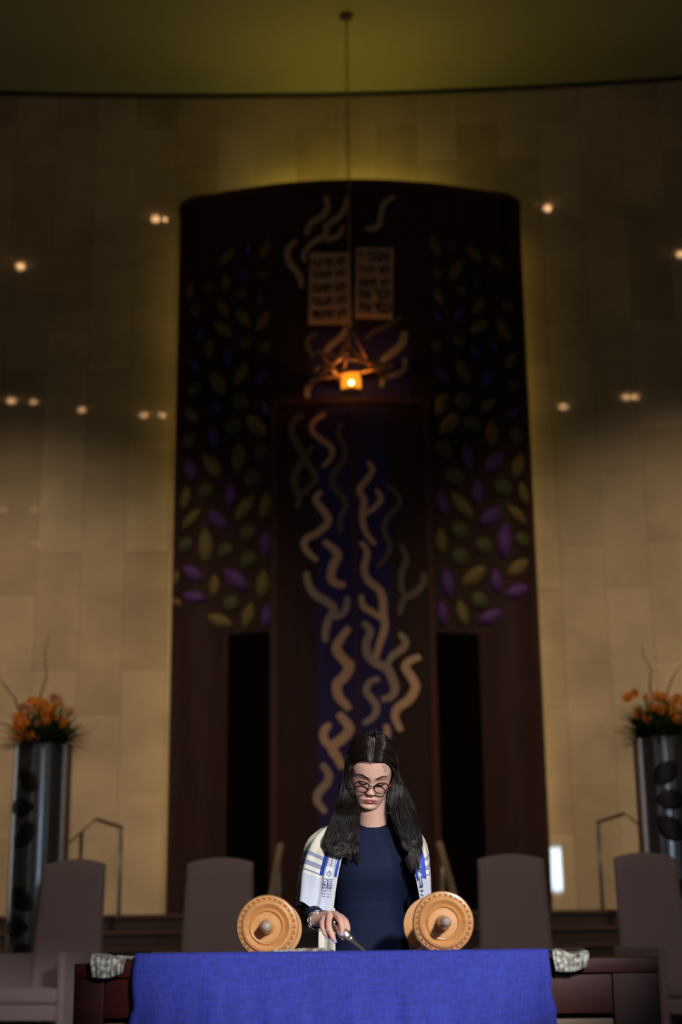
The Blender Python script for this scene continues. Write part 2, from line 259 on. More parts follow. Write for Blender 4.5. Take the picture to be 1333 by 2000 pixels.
# tortoise frame
m,nt,b=nodes('tortoiseshell'); N=nt.nodes; L=nt.links
tc=N.new('ShaderNodeTexCoord'); no=N.new('ShaderNodeTexNoise'); no.inputs['Scale'].default_value=55; L.new(tc.outputs['Object'],no.inputs[0])
cr=N.new('ShaderNodeValToRGB'); cr.color_ramp.elements[0].position=.52; cr.color_ramp.elements[0].color=(.04,.010,.012,1); cr.color_ramp.elements[1].position=.70; cr.color_ramp.elements[1].color=(.20,.045,.015,1)
L.new(no.outputs[0],cr.inputs[0]); L.new(cr.outputs[0],b.inputs['Base Color']); b.inputs['Roughness'].default_value=.18
M['tortoise']=m
m,nt,b=nodes('lens_glass'); N=nt.nodes; L=nt.links
tr=N.new('ShaderNodeBsdfTransparent'); tr.inputs[0].default_value=(.93,.93,.93,1); gl=N.new('ShaderNodeBsdfGlossy'); gl.inputs['Roughness'].default_value=.02
fr=N.new('ShaderNodeFresnel'); fr.inputs[0].default_value=1.45; mx=N.new('ShaderNodeMixShader'); L.new(fr.outputs[0],mx.inputs[0]); L.new(tr.outputs[0],mx.inputs[1]); L.new(gl.outputs[0],mx.inputs[2])
L.new(mx.outputs[0],nt.nodes['Material Output'].inputs['Surface'])
M['lens']=m

# ---------------------------------------------------------------- camera
cam=bpy.data.cameras.new('camera'); co=bpy.data.objects.new('camera',cam); link(co)
th=math.radians(16.05); rho=math.atan(113/10363)
r0=Vector((1,0,0)); u0=Vector((0,-math.sin(th),math.cos(th))); F=Vector((0,math.cos(th),math.sin(th)))
Rv=math.cos(rho)*r0-math.sin(rho)*u0; Uv=math.sin(rho)*r0+math.cos(rho)*u0
co.matrix_world=Matrix(((Rv.x,Uv.x,-F.x,0),(Rv.y,Uv.y,-F.y,0),(Rv.z,Uv.z,-F.z,.95),(0,0,0,1)))
cam.sensor_fit='VERTICAL'; cam.sensor_height=36; cam.sensor_width=24; cam.lens=53.71
cam.dof.use_dof=True; cam.dof.focus_distance=4.69; cam.dof.aperture_fstop=2.2
cam.clip_start=.05
SC.camera=co
SC.view_settings.view_transform='Standard'; SC.view_settings.look='None'; SC.view_settings.gamma=1; SC.view_settings.exposure=0
w=bpy.data.worlds.new('world'); SC.world=w; w.use_nodes=True; w.node_tree.nodes['Background'].inputs[0].default_value=(.05,.05,.06,1); w.node_tree.nodes['Background'].inputs[1].default_value=.1

# ---------------------------------------------------------------- setting
CZ=10.7
MB().box(-9,9,-7,7,-.1,0).build('floor',M['floor'],smooth=False)['kind']='structure'
MB().box(-9,9,7,11.65,.0,.3).build('floor_bima',M['floor'],smooth=False)['kind']='structure'
xs=np.linspace(-9,9,361); wy=16-(xs+.8)**2/84
G=np.array([[(x,y,z) for x,y in zip(xs,wy)] for z in (0,CZ)])
o=MB().grid(G).build('wall_front',M['stone'],solid=.0); o['kind']='structure'
for p in o.data.polygons: pass
o=MB().box(-9.2,9.2,-7.1,16.1,CZ,CZ+.1).build('ceiling',M['ceiling'],smooth=False); o['kind']='structure'
tr=MB()
tr.grid(np.array([[(x,y-d,z) for x,y in zip(xs,wy)] for d,z in ((.0,CZ-.045),(.035,CZ-.045),(.035,CZ+.0))]))
tr.build('trim_shade_1',M['gap'],smooth=False)['kind']='structure'  # dark strip standing in for the shade line under the ceiling
MB().box(-9.1,-9,-7,16,0,CZ).build('wall_left',M['plaster'],smooth=False)['kind']='structure'
MB().box(9,9.1,-7,16,0,CZ).build('wall_right',M['plaster'],smooth=False)['kind']='structure'
# back wall with window opening (x 1.97..2.37, z 2.3..3.37)
wx0,wx1,wz0,wz1=1.90,2.40,2.30,3.38
bw=MB(); bw.box(-9,wx0,-7.2,-7,0,CZ).box(wx1,9,-7.2,-7,0,CZ).box(wx0,wx1,-7.2,-7,0,wz0).box(wx0,wx1,-7.2,-7,wz1,CZ)
bw.build('wall_back',M['plaster'],smooth=False)['kind']='structure'
wn=MB().box(wx0,wx0+.03,-7.12,-6.98,wz0,wz1).box(wx1-.03,wx1,-7.12,-6.98,wz0,wz1).box(wx0+.03,wx1-.03,-7.12,-6.98,wz0,wz0+.03).box(wx0+.03,wx1-.03,-7.12,-6.98,wz1-.03,wz1).box(2.135,2.20,-7.12,-6.98,wz0+.03,wz1-.03).build('window_1',M['gap'],smooth=False); wn['kind']='structure'
MB().box(wx0+.03,wx1-.03,-7.10,-7.08,wz0+.03,wz1-.03).build('daylight_pane',emit('daylight_pane',(.62,.86,1),42),wn,smooth=False)

# unseen side windows added for streaks on the vases and soft fill
for n_,sx in ((2,-1),(3,1)):
    for (ya,yb,nm) in ((-4.8,-3.2,n_),(14.4,15.3,n_+2)):
        xx=sx*9; wf=MB()
        z0_,z1_=(1.6,5.2) if ya<0 else (1.4,4.6)
        for yy in (ya,(ya+yb)/2-.03,yb-.06): wf.box(min(xx,xx-sx*.06),max(xx,xx-sx*.06),yy,yy+.06,z0_,z1_)
        for zq in (z0_,z1_-.06): wf.box(min(xx,xx-sx*.05),max(xx,xx-sx*.05),ya,yb,zq,zq+.06)
        wf=wf.build('window_%d'%nm,M['gap'],smooth=False); wf['kind']='structure'
        MB().box(min(xx,xx-sx*.02),max(xx,xx-sx*.02),ya+.05,yb-.05,z0_+.05,z1_-.05).build('daylight_pane',DAYP if ya<0 else DAYQ,wf,smooth=False)
# steps up to the ark platform
rise=(1.275-.3)/7; tread=.3; y0=13.6-6*tread
for i in range(7):
    ya=y0+i*tread; z1=.3+rise*(i+1); z0=.3+rise*i
    yb=ya+tread if i<6 else 16.9
    pass
st=MB()
for i in range(7):
    ya=y0+i*tread; z1=.3+rise*(i+1)
    st.box(-8.9,8.9,ya+.02,(ya+tread+.02 if i<6 else 15.0),0.0,z1-.012)
st.build('floor_steps',M['step'],smooth=False)['kind']='structure'
ns=MB()
for i in range(7):
    ya=y0+i*tread; z1=.3+rise*(i+1)
    ns.box(-8.9,8.9,ya,ya+.05,z1-.03,z1)
ns.build('trim_2',M['nosing'],smooth=False)['kind']='structure'

# ---------------------------------------------------------------- the ark
XC=.135
def fy(u):
    u=abs(u); return 14.9+u*u/7.5 if u<1.5 else 15.2+.36*(1-math.sqrt(1-(min(u-1.5,.405)/.41)**2))
ark=empty('torah_ark',(XC,15.2,1.27),'tall dark convex wooden ark with flame, leaf and tablet inlays on the platform','ark')
def AL(u,off,z): return (u,fy(u)-off-15.2,z-1.27)
pl=[(u,fy(u)) for u in np.linspace(-1.5,1.5,41)]
cor=[(1.5+.41*math.sin(a),15.2+.36*(1-math.cos(a))) for a in np.linspace(0,PI/2,12)[1:]]
plan=[(-x,y) for x,y in cor[::-1]]+pl+cor
plan=[(-1.91,15.7)]+plan+[(1.91,15.7)]
ATOP=8.98
vs=[];n=len(plan)
for z in (1.262,ATOP): vs+=[(x,y-15.2,z-1.27) for x,y in plan]
fs=[(i,(i+1)%n,n+(i+1)%n,n+i) for i in range(n)]+[tuple(range(n))[::-1],tuple(range(n,2*n))]
MB().add(vs,fs).build('ark_body',M['ark'],ark,angle=40)
# cornice band
vs=[]
for z,k in ((ATOP-.10,1.004),(ATOP+.0,1.004)): vs+=[(x*k,(y-15.2)*1-.012,z-1.27) for x,y in plan]
MB().add(vs,[(i,i+1,n+i+1,n+i) for i in range(n-1)]).build('cornice',M['arktrim'],ark)
def slab(name,u0,u1,z0,z1,off,m,parent=ark,nu=12,taper=0):
    mb=MB(); us=np.linspace(u0,u1,nu)
    A=[AL(u*(1),off,z0) for u in us]; B=[AL(u,off,z1) for u in us]; C=[AL(u,-.03,z1) for u in us]; D=[AL(u,-.03,z0) for u in us]
    mb.grid(np.array([A,B,C,D,A]))
    mb.add([A[0],B[0],C[0],D[0]],[(0,1,2,3)]).add([A[-1],B[-1],C[-1],D[-1]],[(3,2,1,0)])
    return mb.build(name,m,parent,smooth=False)
slab('side_door',-1.285,-.86,1.30,4.03,.012,M['arkdark'])
slab('side_door',.80,1.235,1.29,4.0,.012,M['arkdark'])
slab('curtain_panel',-.385,.36,1.29,6.37,.012,M['indigo'],nu=14)
slab('curtain_panel',-.46,.60,6.46,7.22,.008,M['indigo'],nu=14)
for u in (-.815,.76): slab('door_jamb',u-.035,u+.035,1.29,6.44,.03,M['arktrim'],nu=3)
slab('door_jamb',-.018,.018,1.29,6.40,.018,M['arktrim'],nu=3)
slab('lintel',-.85,.80,6.40,6.46,.035,M['arktrim'])
def ribbon(mb,pts,hw,off):
    P=spline(pts,len(pts)*7); T=np.gradient(P,axis=0); T/=np.linalg.norm(T,axis=1)[:,None]; Nn=np.stack([-T[:,1],T[:,0]],1)
    k=len(P); s=np.linspace(0,1,k); wv=hw*(.62+.38*np.sin(PI*np.clip(s,0,1))**.6)
    Lf=P+Nn*wv[:,None]; Rt=P-Nn*wv[:,None]; Mi=P
    r=[]
    for i in range(k):
        r.append([AL(*(Lf[i][0],.0,Lf[i][1])),AL(Lf[i][0],off,Lf[i][1]),AL(Mi[i][0],off+.004,Mi[i][1]),AL(Rt[i][0],off,Rt[i][1]),AL(Rt[i][0],0,Rt[i][1])])
    mb.grid(np.array(r)); mb.add(r[0],[(0,1,2,3,4)]); mb.add(r[-1],[(4,3,2,1,0)])
for t,hw,ls in FLAMES:
    mb=MB()
    for j,l in enumerate(ls): ribbon(mb,l,hw*(1 if j==0 else .85),.022+.003*j)
    mb.build('flame_inlay',M['flame'+t],ark,angle=50)
def leafpoly(a,b,w,off):
    a=np.array(a);b=np.array(b);d=b-a;L_=np.linalg.norm(d);d/=L_;nn=np.array([-d[1],d[0]]); k=10
    top=[a+d*L_*s+nn*w*math.sin(PI*s)**.8 for s in np.linspace(0,1,k)]; bot=[a+d*L_*s-nn*w*math.sin(PI*s)**.8 for s in np.linspace(1,0,k)[1:-1]]
    pts=top+bot; n=len(pts); c=(a+b)/2
    vs=[AL(p[0],off,p[1]) for p in pts]+[AL(p[0],-.0,p[1]) for p in pts]+[AL(c[0],off+.006,c[1])]
    fs=[(i,(i+1)%n,2*n) for i in range(n)]+[(i,(i+1)%n,n+(i+1)%n,n+i) for i in range(n)]
    return vs,fs
for c,a0,a1,b0_,b1_ in LEAVES:
    a=(a0,a1); b_=(b0_,b1_)
    L_=math.dist(a,b_); vs,fs=leafpoly(a,b_,min(.075,L_*.21),.016); MB().add(vs,fs).build('leaf_inlay',M['leaf'+c],ark)
for x,z,r in FRUITS:
    pts=[(x+r*math.cos(q),z+r*math.sin(q)) for q in np.linspace(0,2*PI,25)[:-1]]; n=24
    vs=[AL(p[0],.016,p[1]) for p in pts]+[AL(p[0],0,p[1]) for p in pts]+[AL(x,.024,z)]
    MB().add(vs,[(i,(i+1)%n,2*n) for i in range(n)]+[(i,(i+1)%n,n+(i+1)%n,n+i) for i in range(n)]).build('fruit_inlay',M['fruit'],ark)
# tablets with the lines of the commandments (stored in visual order)
def tablet(q,lines):
    # q corners bl,br,tr,tl in (u,z)
    (a,b,c,d)=q; vs=[AL(p[0],.045,p[1]) for p in q]+[AL(p[0],-.02,p[1]) for p in q]
    t=MB().add(vs,[(0,1,2,3)]+[(i,(i+1)%4,4+(i+1)%4,4+i) for i in range(4)]).build('stone_tablet',M['tablet'],ark,smooth=False)
    x0=(a[0]+d[0])/2; x1=(b[0]+c[0])/2; z0=(a[1]+b[1])/2; z1=(c[1]+d[1])/2; W=x1-x0; H=z1-z0
    ang=math.atan2(vs[1][1]-vs[0][1],vs[1][0]-vs[0][0])
    for i,s in enumerate(lines):
        cu=bpy.data.curves.new('lettering','FONT'); cu.body=s[::-1]; cu.size=1; cu.extrude=.01; cu.offset=.028; to=bpy.data.objects.new('tmp',cu); COL.objects.link(to)
        dg=bpy.context.evaluated_depsgraph_get(); dg.update(); me=bpy.data.meshes.new_from_object(to.evaluated_get(dg)); bpy.data.objects.remove(to)
        if len(me.vertices)==0: continue
        v=np.array([p.co[:] for p in me.vertices]); mn=v.min(0); mx=v.max(0); sx=W*.86/(mx[0]-mn[0]); h=H*.132
        zc=z1-H*(.13+.185*i); sz=h/max(mx[1]-mn[1],.1)
        for p in me.vertices:
            u=x0+W*.07+(p.co.x-mn[0])*sx; zz=zc+((p.co.y-mn[1])*sz-h/2)
            f_=(u-x0)/W; yb=(vs[0][1]*(1-f_)+vs[1][1]*f_)
            p.co=Vector((u,yb-(.012 if p.co.z>0 else -.003),zz-1.27))
        bm=bmesh.new(); bm.from_mesh(me); bpy.data.meshes.remove(me); seen=set(); comps=[]
        for v0_ in bm.verts:
            if v0_ in seen: continue
            st_=[v0_]; seen.add(v0_); cc=[]
            while st_:
                q=st_.pop(); cc.append(q)
                for e_ in q.link_edges:
                    w_=e_.other_vert(q)
                    if w_ not in seen: seen.add(w_); st_.append(w_)
            comps.append((min(q.co.x for q in cc),max(q.co.x for q in cc),cc))
        comps.sort(key=lambda c_:c_[0]); gaps=[]; mxx=comps[0][1]
        for k_ in range(1,len(comps)): gaps.append((comps[k_][0]-mxx,k_)); mxx=max(mxx,comps[k_][1])
        ks=max(gaps)[1]
        for grp in (comps[:ks],comps[ks:]):
            keep=set(q for c_ in grp for q in c_[2]); idx={q:i_ for i_,q in enumerate(keep)}
            mw=bpy.data.meshes.new('lettering'); mw.from_pydata([tuple(q.co) for q in keep],[],[[idx[q] for q in f__.verts] for f__ in bm.faces if f__.verts[0] in keep]); mw.materials.append(M['letter'])
            lo=bpy.data.objects.new('lettering',mw); link(lo,t)
        bm.free()
tablet([(-.456,7.303),(-.035,7.287),(-.009,8.093),(-.436,8.111)],['\u05dc\u05d0 \u05ea\u05e8\u05e6\u05d7','\u05dc\u05d0 \u05ea\u05e0\u05d0\u05e3','\u05dc\u05d0 \u05ea\u05d2\u05e0\u05d1','\u05dc\u05d0 \u05ea\u05e2\u05e0\u05d4','\u05dc\u05d0 \u05ea\u05d7\u05de\u05d3'])
tablet([(.036,7.356),(.43,7.35),(.457,8.155),(.057,8.153)],['\u05d0\u05e0\u05db\u05d9 \u05d9\u05d9','\u05dc\u05d0 \u05d9\u05d4\u05d9\u05d4','\u05dc\u05d0 \u05ea\u05e9\u05d0','\u05d6\u05db\u05d5\u05e8 \u05d0\u05ea','\u05db\u05d1\u05d3 \u05d0\u05ea'])
# cove strip lying on top of the ark behind the cornice, and edge strips behind its sides
cs=MB().box(-.9,.9,.42,.46,ATOP-1.27+.002,ATOP-1.27+.04).build('cove_light_strip',emit('cove_glow',(1,.82,.12),COVE),ark,smooth=False)
for s in (-1,1): MB().box(s*1.76-.015,s*1.76+.015,.502,.53,.2,7.5).build('edge_light_strip',emit('edge_glow',(1,.72,.12),EDGE),ark,smooth=False)

# ---------------------------------------------------------------- hanging eternal light
lampX,lampY=.116,14.43
el=empty('eternal_light',(lampX,lampY,6.45),'hanging eternal light with amber glass glowing inside crossed bronze rods','lamp')
LZ=6.62-6.45
b1=MB()
R_=.40
tilt=[.06,-.05,.04,-.06,.05,-.03]
k=0
for tri in (0,1):
    vv=[(R_*math.cos(math.radians(a)),R_*math.sin(math.radians(a))) for a in ((30,150,270) if tri==0 else (90+12,210+12,330+12))]
    for i in range(3):
        a=vv[i];c=vv[(i+1)%3]; dx=(c[0]-a[0])*.07; dy=(c[1]-a[1])*.07
        MB().tube([(a[0]-dx,a[1]-dy,LZ+tilt[k]),((a[0]+c[0])/2,(a[1]+c[1])/2,LZ+.01),(c[0]+dx,c[1]+dy,LZ-tilt[k])],[.016,.022,.016],8).build('rod',M['bronze'],el); k+=1
for a,c in (((-.33,-.1,-.02),(-.1,-.25,-.12)),((-.1,-.25,-.13),(.12,-.25,-.13)),((.12,-.25,-.12),(.38,-.05,.0)),((-.36,.1,.0),(-.33,-.12,-.03))):
    MB().tube([(a[0],a[1],LZ+a[2]),(c[0],c[1],LZ+c[2])],[.018,.016],8).build('rod',M['bronze'],el)
cup=MB().lathe([(.0,0),(.07,0),(.095,.012),(.10,.06),(.097,.13),(.08,.165),(.0,.175)],(0,0,-.08),n=32,cap=False).build('glass_cup',M['amber'],el)
MB().ball((0,-.09,-.03),(.022,.02,.022),3).build('flame_bulb',M['flamebulb'],cup)
l_=bpy.data.lights.new('eternal_flame_light','POINT'); l_.energy=4.5; l_.color=(1,.5,.12); l_.shadow_soft_size=.04; lo_=bpy.data.objects.new('eternal_flame_light',l_); link(lo_,el); lo_.location=(0,-.02,.115)
MB().lathe([(.0,-.105),(.09,-.105),(.11,-.085),(.0,-.08)],n=24,cap=False).build('cup_holder',M['bronze'],el)
top=10.7-6.45
MB().tube([(0,0,.60),(0,0,top)],.009,8).build('suspension_cable',M['cable'],el)
for a in (30,150,270):
    MB().tube([(0,0,.60),(.2*math.cos(math.radians(a+80)),.2*math.sin(math.radians(a+80)),LZ)],.005,6).build('stay_wire',M['bronze'],el)
MB().lathe([(.0,-.075),(.03,-.07),(.055,-.045),(.075,-.02),(.075,0)],(0,0,top),n=32,cap=False).build('ceiling_rose',M['cable'],el)

# ---------------------------------------------------------------- ceiling downlights
lamps=[(-2.314,12.889,1.0,'left lamp of the close pair'),(-2.199,12.864,.5,'right lamp of the close pair'),(-4.036,11.209,1.1,0),(-4.583,5.425,.9,0),(-4.312,5.392,.6,0),(-3.726,5.068,.7,0),(-2.953,4.867,.75,0),(-2.719,4.856,.65,0),(2.404,12.86,1.0,0),(2.457,4.801,.8,0),(3.25,5.096,.75,0),(3.359,5.061,.7,0),(3.946,10.999,.9,0),(-5.276,-1.82,.7,0),(-4.843,-1.73,.7,0),(-5.063,-4.702,.7,0)]
for i,(x,y,s,_) in enumerate(lamps):
    e=empty('ceiling_light',(x,y,CZ),'small round recessed ceiling downlight reflected as a dot in the stone wall','ceiling light',group='recessed ceiling downlights')
    R=.040*s+.008
    MB().lathe([(R+.012,0),(R+.012,-.02),(R,-.02),(R,0)],n=24,cap=False).build('trim_ring',M['lampring'],e)
    MB().ball((0,0,-.03-R*.5),R*.95,3).build('bulb',M['bulb'] if y>4 else M['bulbw'],e)
# ---------------------------------------------------------------- handrails
def rail(label,segs,posts):
    p0=posts[-1]; e=empty('handrail',(p0[0],p0[1],p0[2]),label,'handrail'); o=Vector(e.location)
    MB().tube([Vector(p)-o for p in segs],[(.028,.018)]*len(segs),10).build('rail',M['rail'],e,angle=60)
    for x,y,z0,z1 in posts: MB().tube([(x-o.x,y-o.y,z0-o.z),(x-o.x,y-o.y,z1-o.z)],.017,12).build('post',M['steelpost'],e)
def stepz(y):
    i=math.floor((y-y0)/tread)+1
    return .3+rise*max(0,min(7,i))
for sx,lb in ((-1,'brass-topped handrail beside the left steel vase, behind the leftmost chair'),(1,'brass-topped handrail beside the right steel vase, behind the rightmost chair')):
    X=lambda x:XC+sx*(x)
    rail(lb,[(X(2.135),13.9,2.04),(X(2.265),13.2,2.06),(X(2.515),12.25,1.62),(X(2.60),11.9,1.46)],[(X(2.59),11.95,stepz(11.95),1.47),(X(2.33),12.98,stepz(12.98),1.94),(X(2.125),13.85,1.275,2.03)])
for sx,lb in ((-1,'short handrail of the central steps rising behind the left scroll disc'),(1,'short handrail of the central steps rising behind the right scroll disc')):
    X=XC+sx*.70
    rail(lb,[(X,13.75,1.86),(X,12.1,1.36)],[(X,12.2,stepz(12.2),1.38),(X+sx*.02*0,13.45,stepz(13.45),1.76)])

# ---------------------------------------------------------------- steel vases and flower arrangements
def vase(cx,cy,leaves,label):
    e=empty('pedestal_vase',(cx,cy,.3),label,'vase')
    MB().lathe([(.20,0),(.215,.005),(.215,2.15),(.205,2.16),(.20,2.15),(.20,1.7),(.0,1.7)],n=64,cap=True).build('vase_body',M['metal'],e,angle=35)
    MB().lathe([(.218,0),(.23,.0),(.23,.05),(.218,.06)],n=48,cap=False).build('base_ring',M['metal'],e)
    for (x0,z0,x1,z1) in leaves:
        a=np.array([x0,z0-.3]);b=np.array([x1,z1-.3]);d=b-a;L_=np.linalg.norm(d);d/=L_;nn=np.array([-d[1],d[0]]);w=L_*.31; rows=[]
        for s in np.linspace(0,1,13):
            c=a+d*L_*s; ww=w*math.sin(PI*s)**.75; row=[]
            for k in np.linspace(-1,1,7):
                p=c+nn*ww*k; q=p[0]/.215; row.append((.2175*math.sin(q),-.2175*math.cos(q),p[1]))
            rows.append(row)
        MB().grid(np.array(rows)).build('leaf_opening_decal',M['black'],e,solid=.004)  # black decal painted as the dark inside an opening; body stays uncut
    return e
LV1=[(-.157,2.265,.016,2.10),(-.235,1.99,0,1.99),(.008,1.87,-.173,1.70)]
LVS=[l for k in (0,-.845,-1.69) for l in [(a,b+k,c,d+k) for a,b,c,d in LV1] if l[3]+0>.45]
vase(-2.255,11.5,LVS,'tall brushed steel cylinder vase with painted black leaf openings at the left edge')
LVR=[(-a-.075+.0,b,-c-.075,d) for a,b,c,d in LVS]
LVR=[(.055,2.265,-.125,2.10),(-.125,1.99,.115,1.99),(-.12,1.87,.075,1.70)]; LVR=[(a,b+k,c,d+k) for k in (0,-.845) for a,b,c,d in LVR]
vase(2.39,11.5,LVR,'tall brushed steel cylinder vase with painted black leaf openings at the right edge')
def blossom_mesh():
    mb=MB()
    for ring,(n,tl,r) in enumerate(((7,.25,.034),(6,.75,.028),(5,1.15,.019))):
        for k in range(n):
            q=2*PI*k/n+ring*.4; d=Vector((math.cos(q)*math.cos(tl),math.sin(q)*math.cos(tl),math.sin(tl))); side=Vector((-math.sin(q),math.cos(q),0))
            up=d.cross(side)*-1
            pts=[d*0,d*r*.5+side*r*.38,d*r+side*r*.22+up*.003,d*r*1.12+up*.005,d*r-side*r*.22+up*.003,d*r*.5-side*r*.38]
            mb.add(pts,[(0,1,5),(1,2,4,5),(2,3,4)])
    mb.ball((0,0,.006),.009,1); return mb.mesh('blossom')
def arrangement(cx,cy,zt,bl,label,seed,tw,scale):
    rs=random.Random(seed); e=empty('flower_arrangement',(cx,cy,zt),label,'flowers')
    fo=MB()
    for _ in range(900):
        a=rs.uniform(0,2*PI); el_=rs.betavariate(1.3,1.6)*PI*.55-.12; r=rs.uniform(.17,.37); 
        d=Vector((math.cos(a)*math.cos(el_),math.sin(a)*math.cos(el_),math.sin(el_)))
        s=Vector((math.cos(a)*.10*rs.random(),math.sin(a)*.10*rs.random(),.0)); p2=s+d*r*.55; p3=s+d*r+Vector((0,0,-.05*rs.random()))
        w=rs.uniform(.006,.016); sd=d.cross(Vector((0,0,1))); sd=sd.normalized()*w if sd.length>.01 else Vector((w,0,0))
        fo.add([s-sd*.4,s+sd*.4,p2+sd,p2-sd,p3],[(0,1,2,3),(3,2,4)])
    fo.build('foliage',M['green'],e,smooth=False)
    me={k:blossom_mesh() for k in ('orange','peach','pink')}
    for k in me: me[k].materials.append(M[k])
    for x,z,c in bl:
        yy=-math.sqrt(max(.0,.26**2-x*x-(z-.02)**2*.8))*.8-.01
        o=bpy.data.objects.new('blossom',me[c]); o.location=(x,yy,z+.01); link(o,e)
        o.rotation_euler=(math.radians(rs.uniform(50,95)),0,rs.uniform(-.7,.7)); o.scale=[scale*rs.uniform(1.0,1.45)]*3
    for _ in range(9):
        a=rs.uniform(.2,PI-.2); o=bpy.data.objects.new('blossom',me[rs.choice(['orange','orange','peach'])]); o.location=(.16*math.cos(a),.15*math.sin(a),rs.uniform(.06,.24)); link(o,e); o.rotation_euler=(-.8,0,rs.uniform(-1,1)); o.scale=[scale]*3
    for t in tw:
        P=spline(t,26); P[1:-1]+=rs.random()*0+np.array([[rs.uniform(-.008,.008),rs.uniform(-.008,.008),rs.uniform(-.004,.004)] for _ in range(24)])
        MB().tube([tuple(p) for p in P],[.008*(1-.75*i/25) for i in range(26)],6).build('twig',M['twig'],e)
BL=[(210,555,0),(255,545,0),(285,560,0),(325,590,0),(390,605,0),(480,625,1),(115,660,0),(155,670,0),(300,650,0),(340,660,0),(375,665,0),(410,690,0),(360,705,0),(300,725,2),(215,625,1),(150,590,2),(365,525,2),(400,545,1),(135,740,0),(190,725,0),(185,770,0),(180,825,0),(115,820,1),(255,820,0),(300,830,2),(465,720,0),(240,575,0),(345,640,0)]
K=['orange','peach','pink']
arrangement(-2.255,11.5,2.46,[((x-303)/944,(850-y)/944,K[c]) for x,y,c in BL],'mixed orange and peach flowers with curly twigs in the left steel vase',3,[[(-.02,0,0),(-.03,-.02,.35),(.0,-.02,.55),(-.02,0,.72),(.03,0,.87)],[(-.1,0,0),(-.2,-.05,.30),(-.28,-.05,.42),(-.34,-.05,.50),(-.36,-.03,.62)],[(-.1,0,.02),(-.25,-.05,.14),(-.36,-.05,.18),(-.48,-.05,.28)]],1.0)
BR=[(890,545,0),(945,510,0),(1030,545,1),(1100,550,0),(1140,560,0),(940,680,0),(990,740,0),(1030,660,0),(1080,650,0),(1120,660,0),(1150,690,0),(1200,740,0),(1230,650,1),(1240,600,0),(1180,640,0),(1270,560,0),(1290,690,0),(1330,620,0)]
arrangement(2.39,11.5,2.46,[((x-1130)/1020,(850-y)/1020,K[c]) for x,y,c in BR],'orange flowers and spiky greenery in the right steel vase',5,[[(-.02,0,0),(-.06,-.02,.38),(-.05,-.02,.52),(-.09,0,.62),(-.10,0,.74)],[(.02,0,0),(.06,-.05,.33),(.12,-.05,.48),(.22,-.05,.58)]],1.0)

# ---------------------------------------------------------------- high-backed chairs
def bev_profile_back():
    """upholstered back: tapered towards the top with domed top edge; local origin bottom centre, y depth"""
    nz,nx=26,16; H=.80; rows=[]
    def pt(u,v,side):
        wv=.245-.025*v; x=u*wv; dome=.035*(1-u*u)
        z=v*(H+dome)
        edge=min(1-abs(u),1-v if v>.5 else 1)
        puff=.038*min(1,(max(edge,0)*9))**.5
        return (x,side*puff,z)
    mb=MB(); us=np.sin(np.linspace(-1,1,nx)*PI/2); vs=1-(1-np.linspace(0,1,nz))**1.5
    Fr=np.array([[pt(u,v,-1) for u in us] for v in vs]); Bk=np.array([[pt(u,v,1) for u in us] for v in vs])
    mb.grid(Fr).grid(Bk)
    return mb
def make_chair(loc,rz,label):
    e=empty('high_back_chair',loc,label,'chair',rz)
    bk=bev_profile_back(); o=bk.build('backrest',M['chair'],e); 
    bm=bmesh.new(); bm.from_mesh(o.data); bmesh.ops.remove_doubles(bm,verts=bm.verts,dist=.0008); bmesh.ops.recalc_face_normals(bm,faces=bm.faces); bm.to_mesh(o.data); bm.free()
    o.location=(0,.0,.42); o.rotation_euler=(math.radians(-6),0,0)
    MB().box(-.235,.235,-.56,-.02,.365,.455,.028).build('seat_cushion',M['chair'],e,angle=50)
    MB().box(-.24,.24,-.555,.03,.27,.362,.008).build('seat_rail',M['chair'],e,angle=50)
    for s in (-1,1):
        MB().box(s*.262-.022,s*.262+.022,-.57,.03,.0,.66,.01).build('arm_panel',M['chair'],e,angle=50)
    for s in (-1,1):
        MB().box(s*.20-.02,s*.20+.02,-.54,-.50,0,.27,.004).build('leg',M['chairleg'],e,angle=50)
        MB().box(s*.20-.02,s*.20+.02,-.02,.02,0,.27,.004).build('leg',M['chairleg'],e,angle=50)
    return e
chair=make_chair((-1.79,10.15,.3),math.radians(-17),'mauve high-backed armchair at far left beside the steel vase')
def copy_tree(o,parent=None):
    c=o.copy(); COL.objects.link(c)
    if parent: c.parent=parent
    for ch in list(o.children): copy_tree(ch,c)
    return c
chair['group']='high-backed armchairs behind the table'
for loc,rz,lb in (((-.825,10.15,.3),-7,'mauve high-backed armchair standing behind the left scroll disc'),((1.09,10.1,.3),7,'mauve high-backed armchair standing behind the right scroll disc'),((1.975,10.1,.3),17,'mauve high-backed armchair at far right beside the steel vase')):
    c=copy_tree(chair); c.location=loc; c.rotation_euler=(0,0,math.radians(rz)); c['label']=lb

# ---------------------------------------------------------------- reading table
TY0,TY1,TZ=3.95,4.66,.932
tb=empty('reading_table',(.05,4.3,0),'dark mahogany reading table under the blue cloth','table')
def T(mb): mb.v=[(x-.05,y-4.3,z) for x,y,z in mb.v]; return mb
T(MB().box(-.675,.775,TY0+.005,TY1,TZ-.04,TZ-.004,.003)).build('tabletop',M['mahogany'],tb,angle=40)
T(MB().box(-.53,.50,TY0,TY0+.03,TZ-.03,TZ+.010,.003)).build('front_lip',M['mahogany'],tb,angle=40)
T(MB().box(-.675,-.60,TY0+.01,TY1-.02,0,TZ-.04,.003)).build('side_panel',M['mahogany'],tb,angle=40)
T(MB().box(.66,.775,TY0+.01,TY1-.02,0,TZ-.04,.003)).build('side_panel',M['mahogany'],tb,angle=40)
T(MB().box(-.60,.66,TY0+.015,TY0+.045,TZ-.135,TZ-.04,.002)).build('apron',M['mahogany'],tb,angle=40)
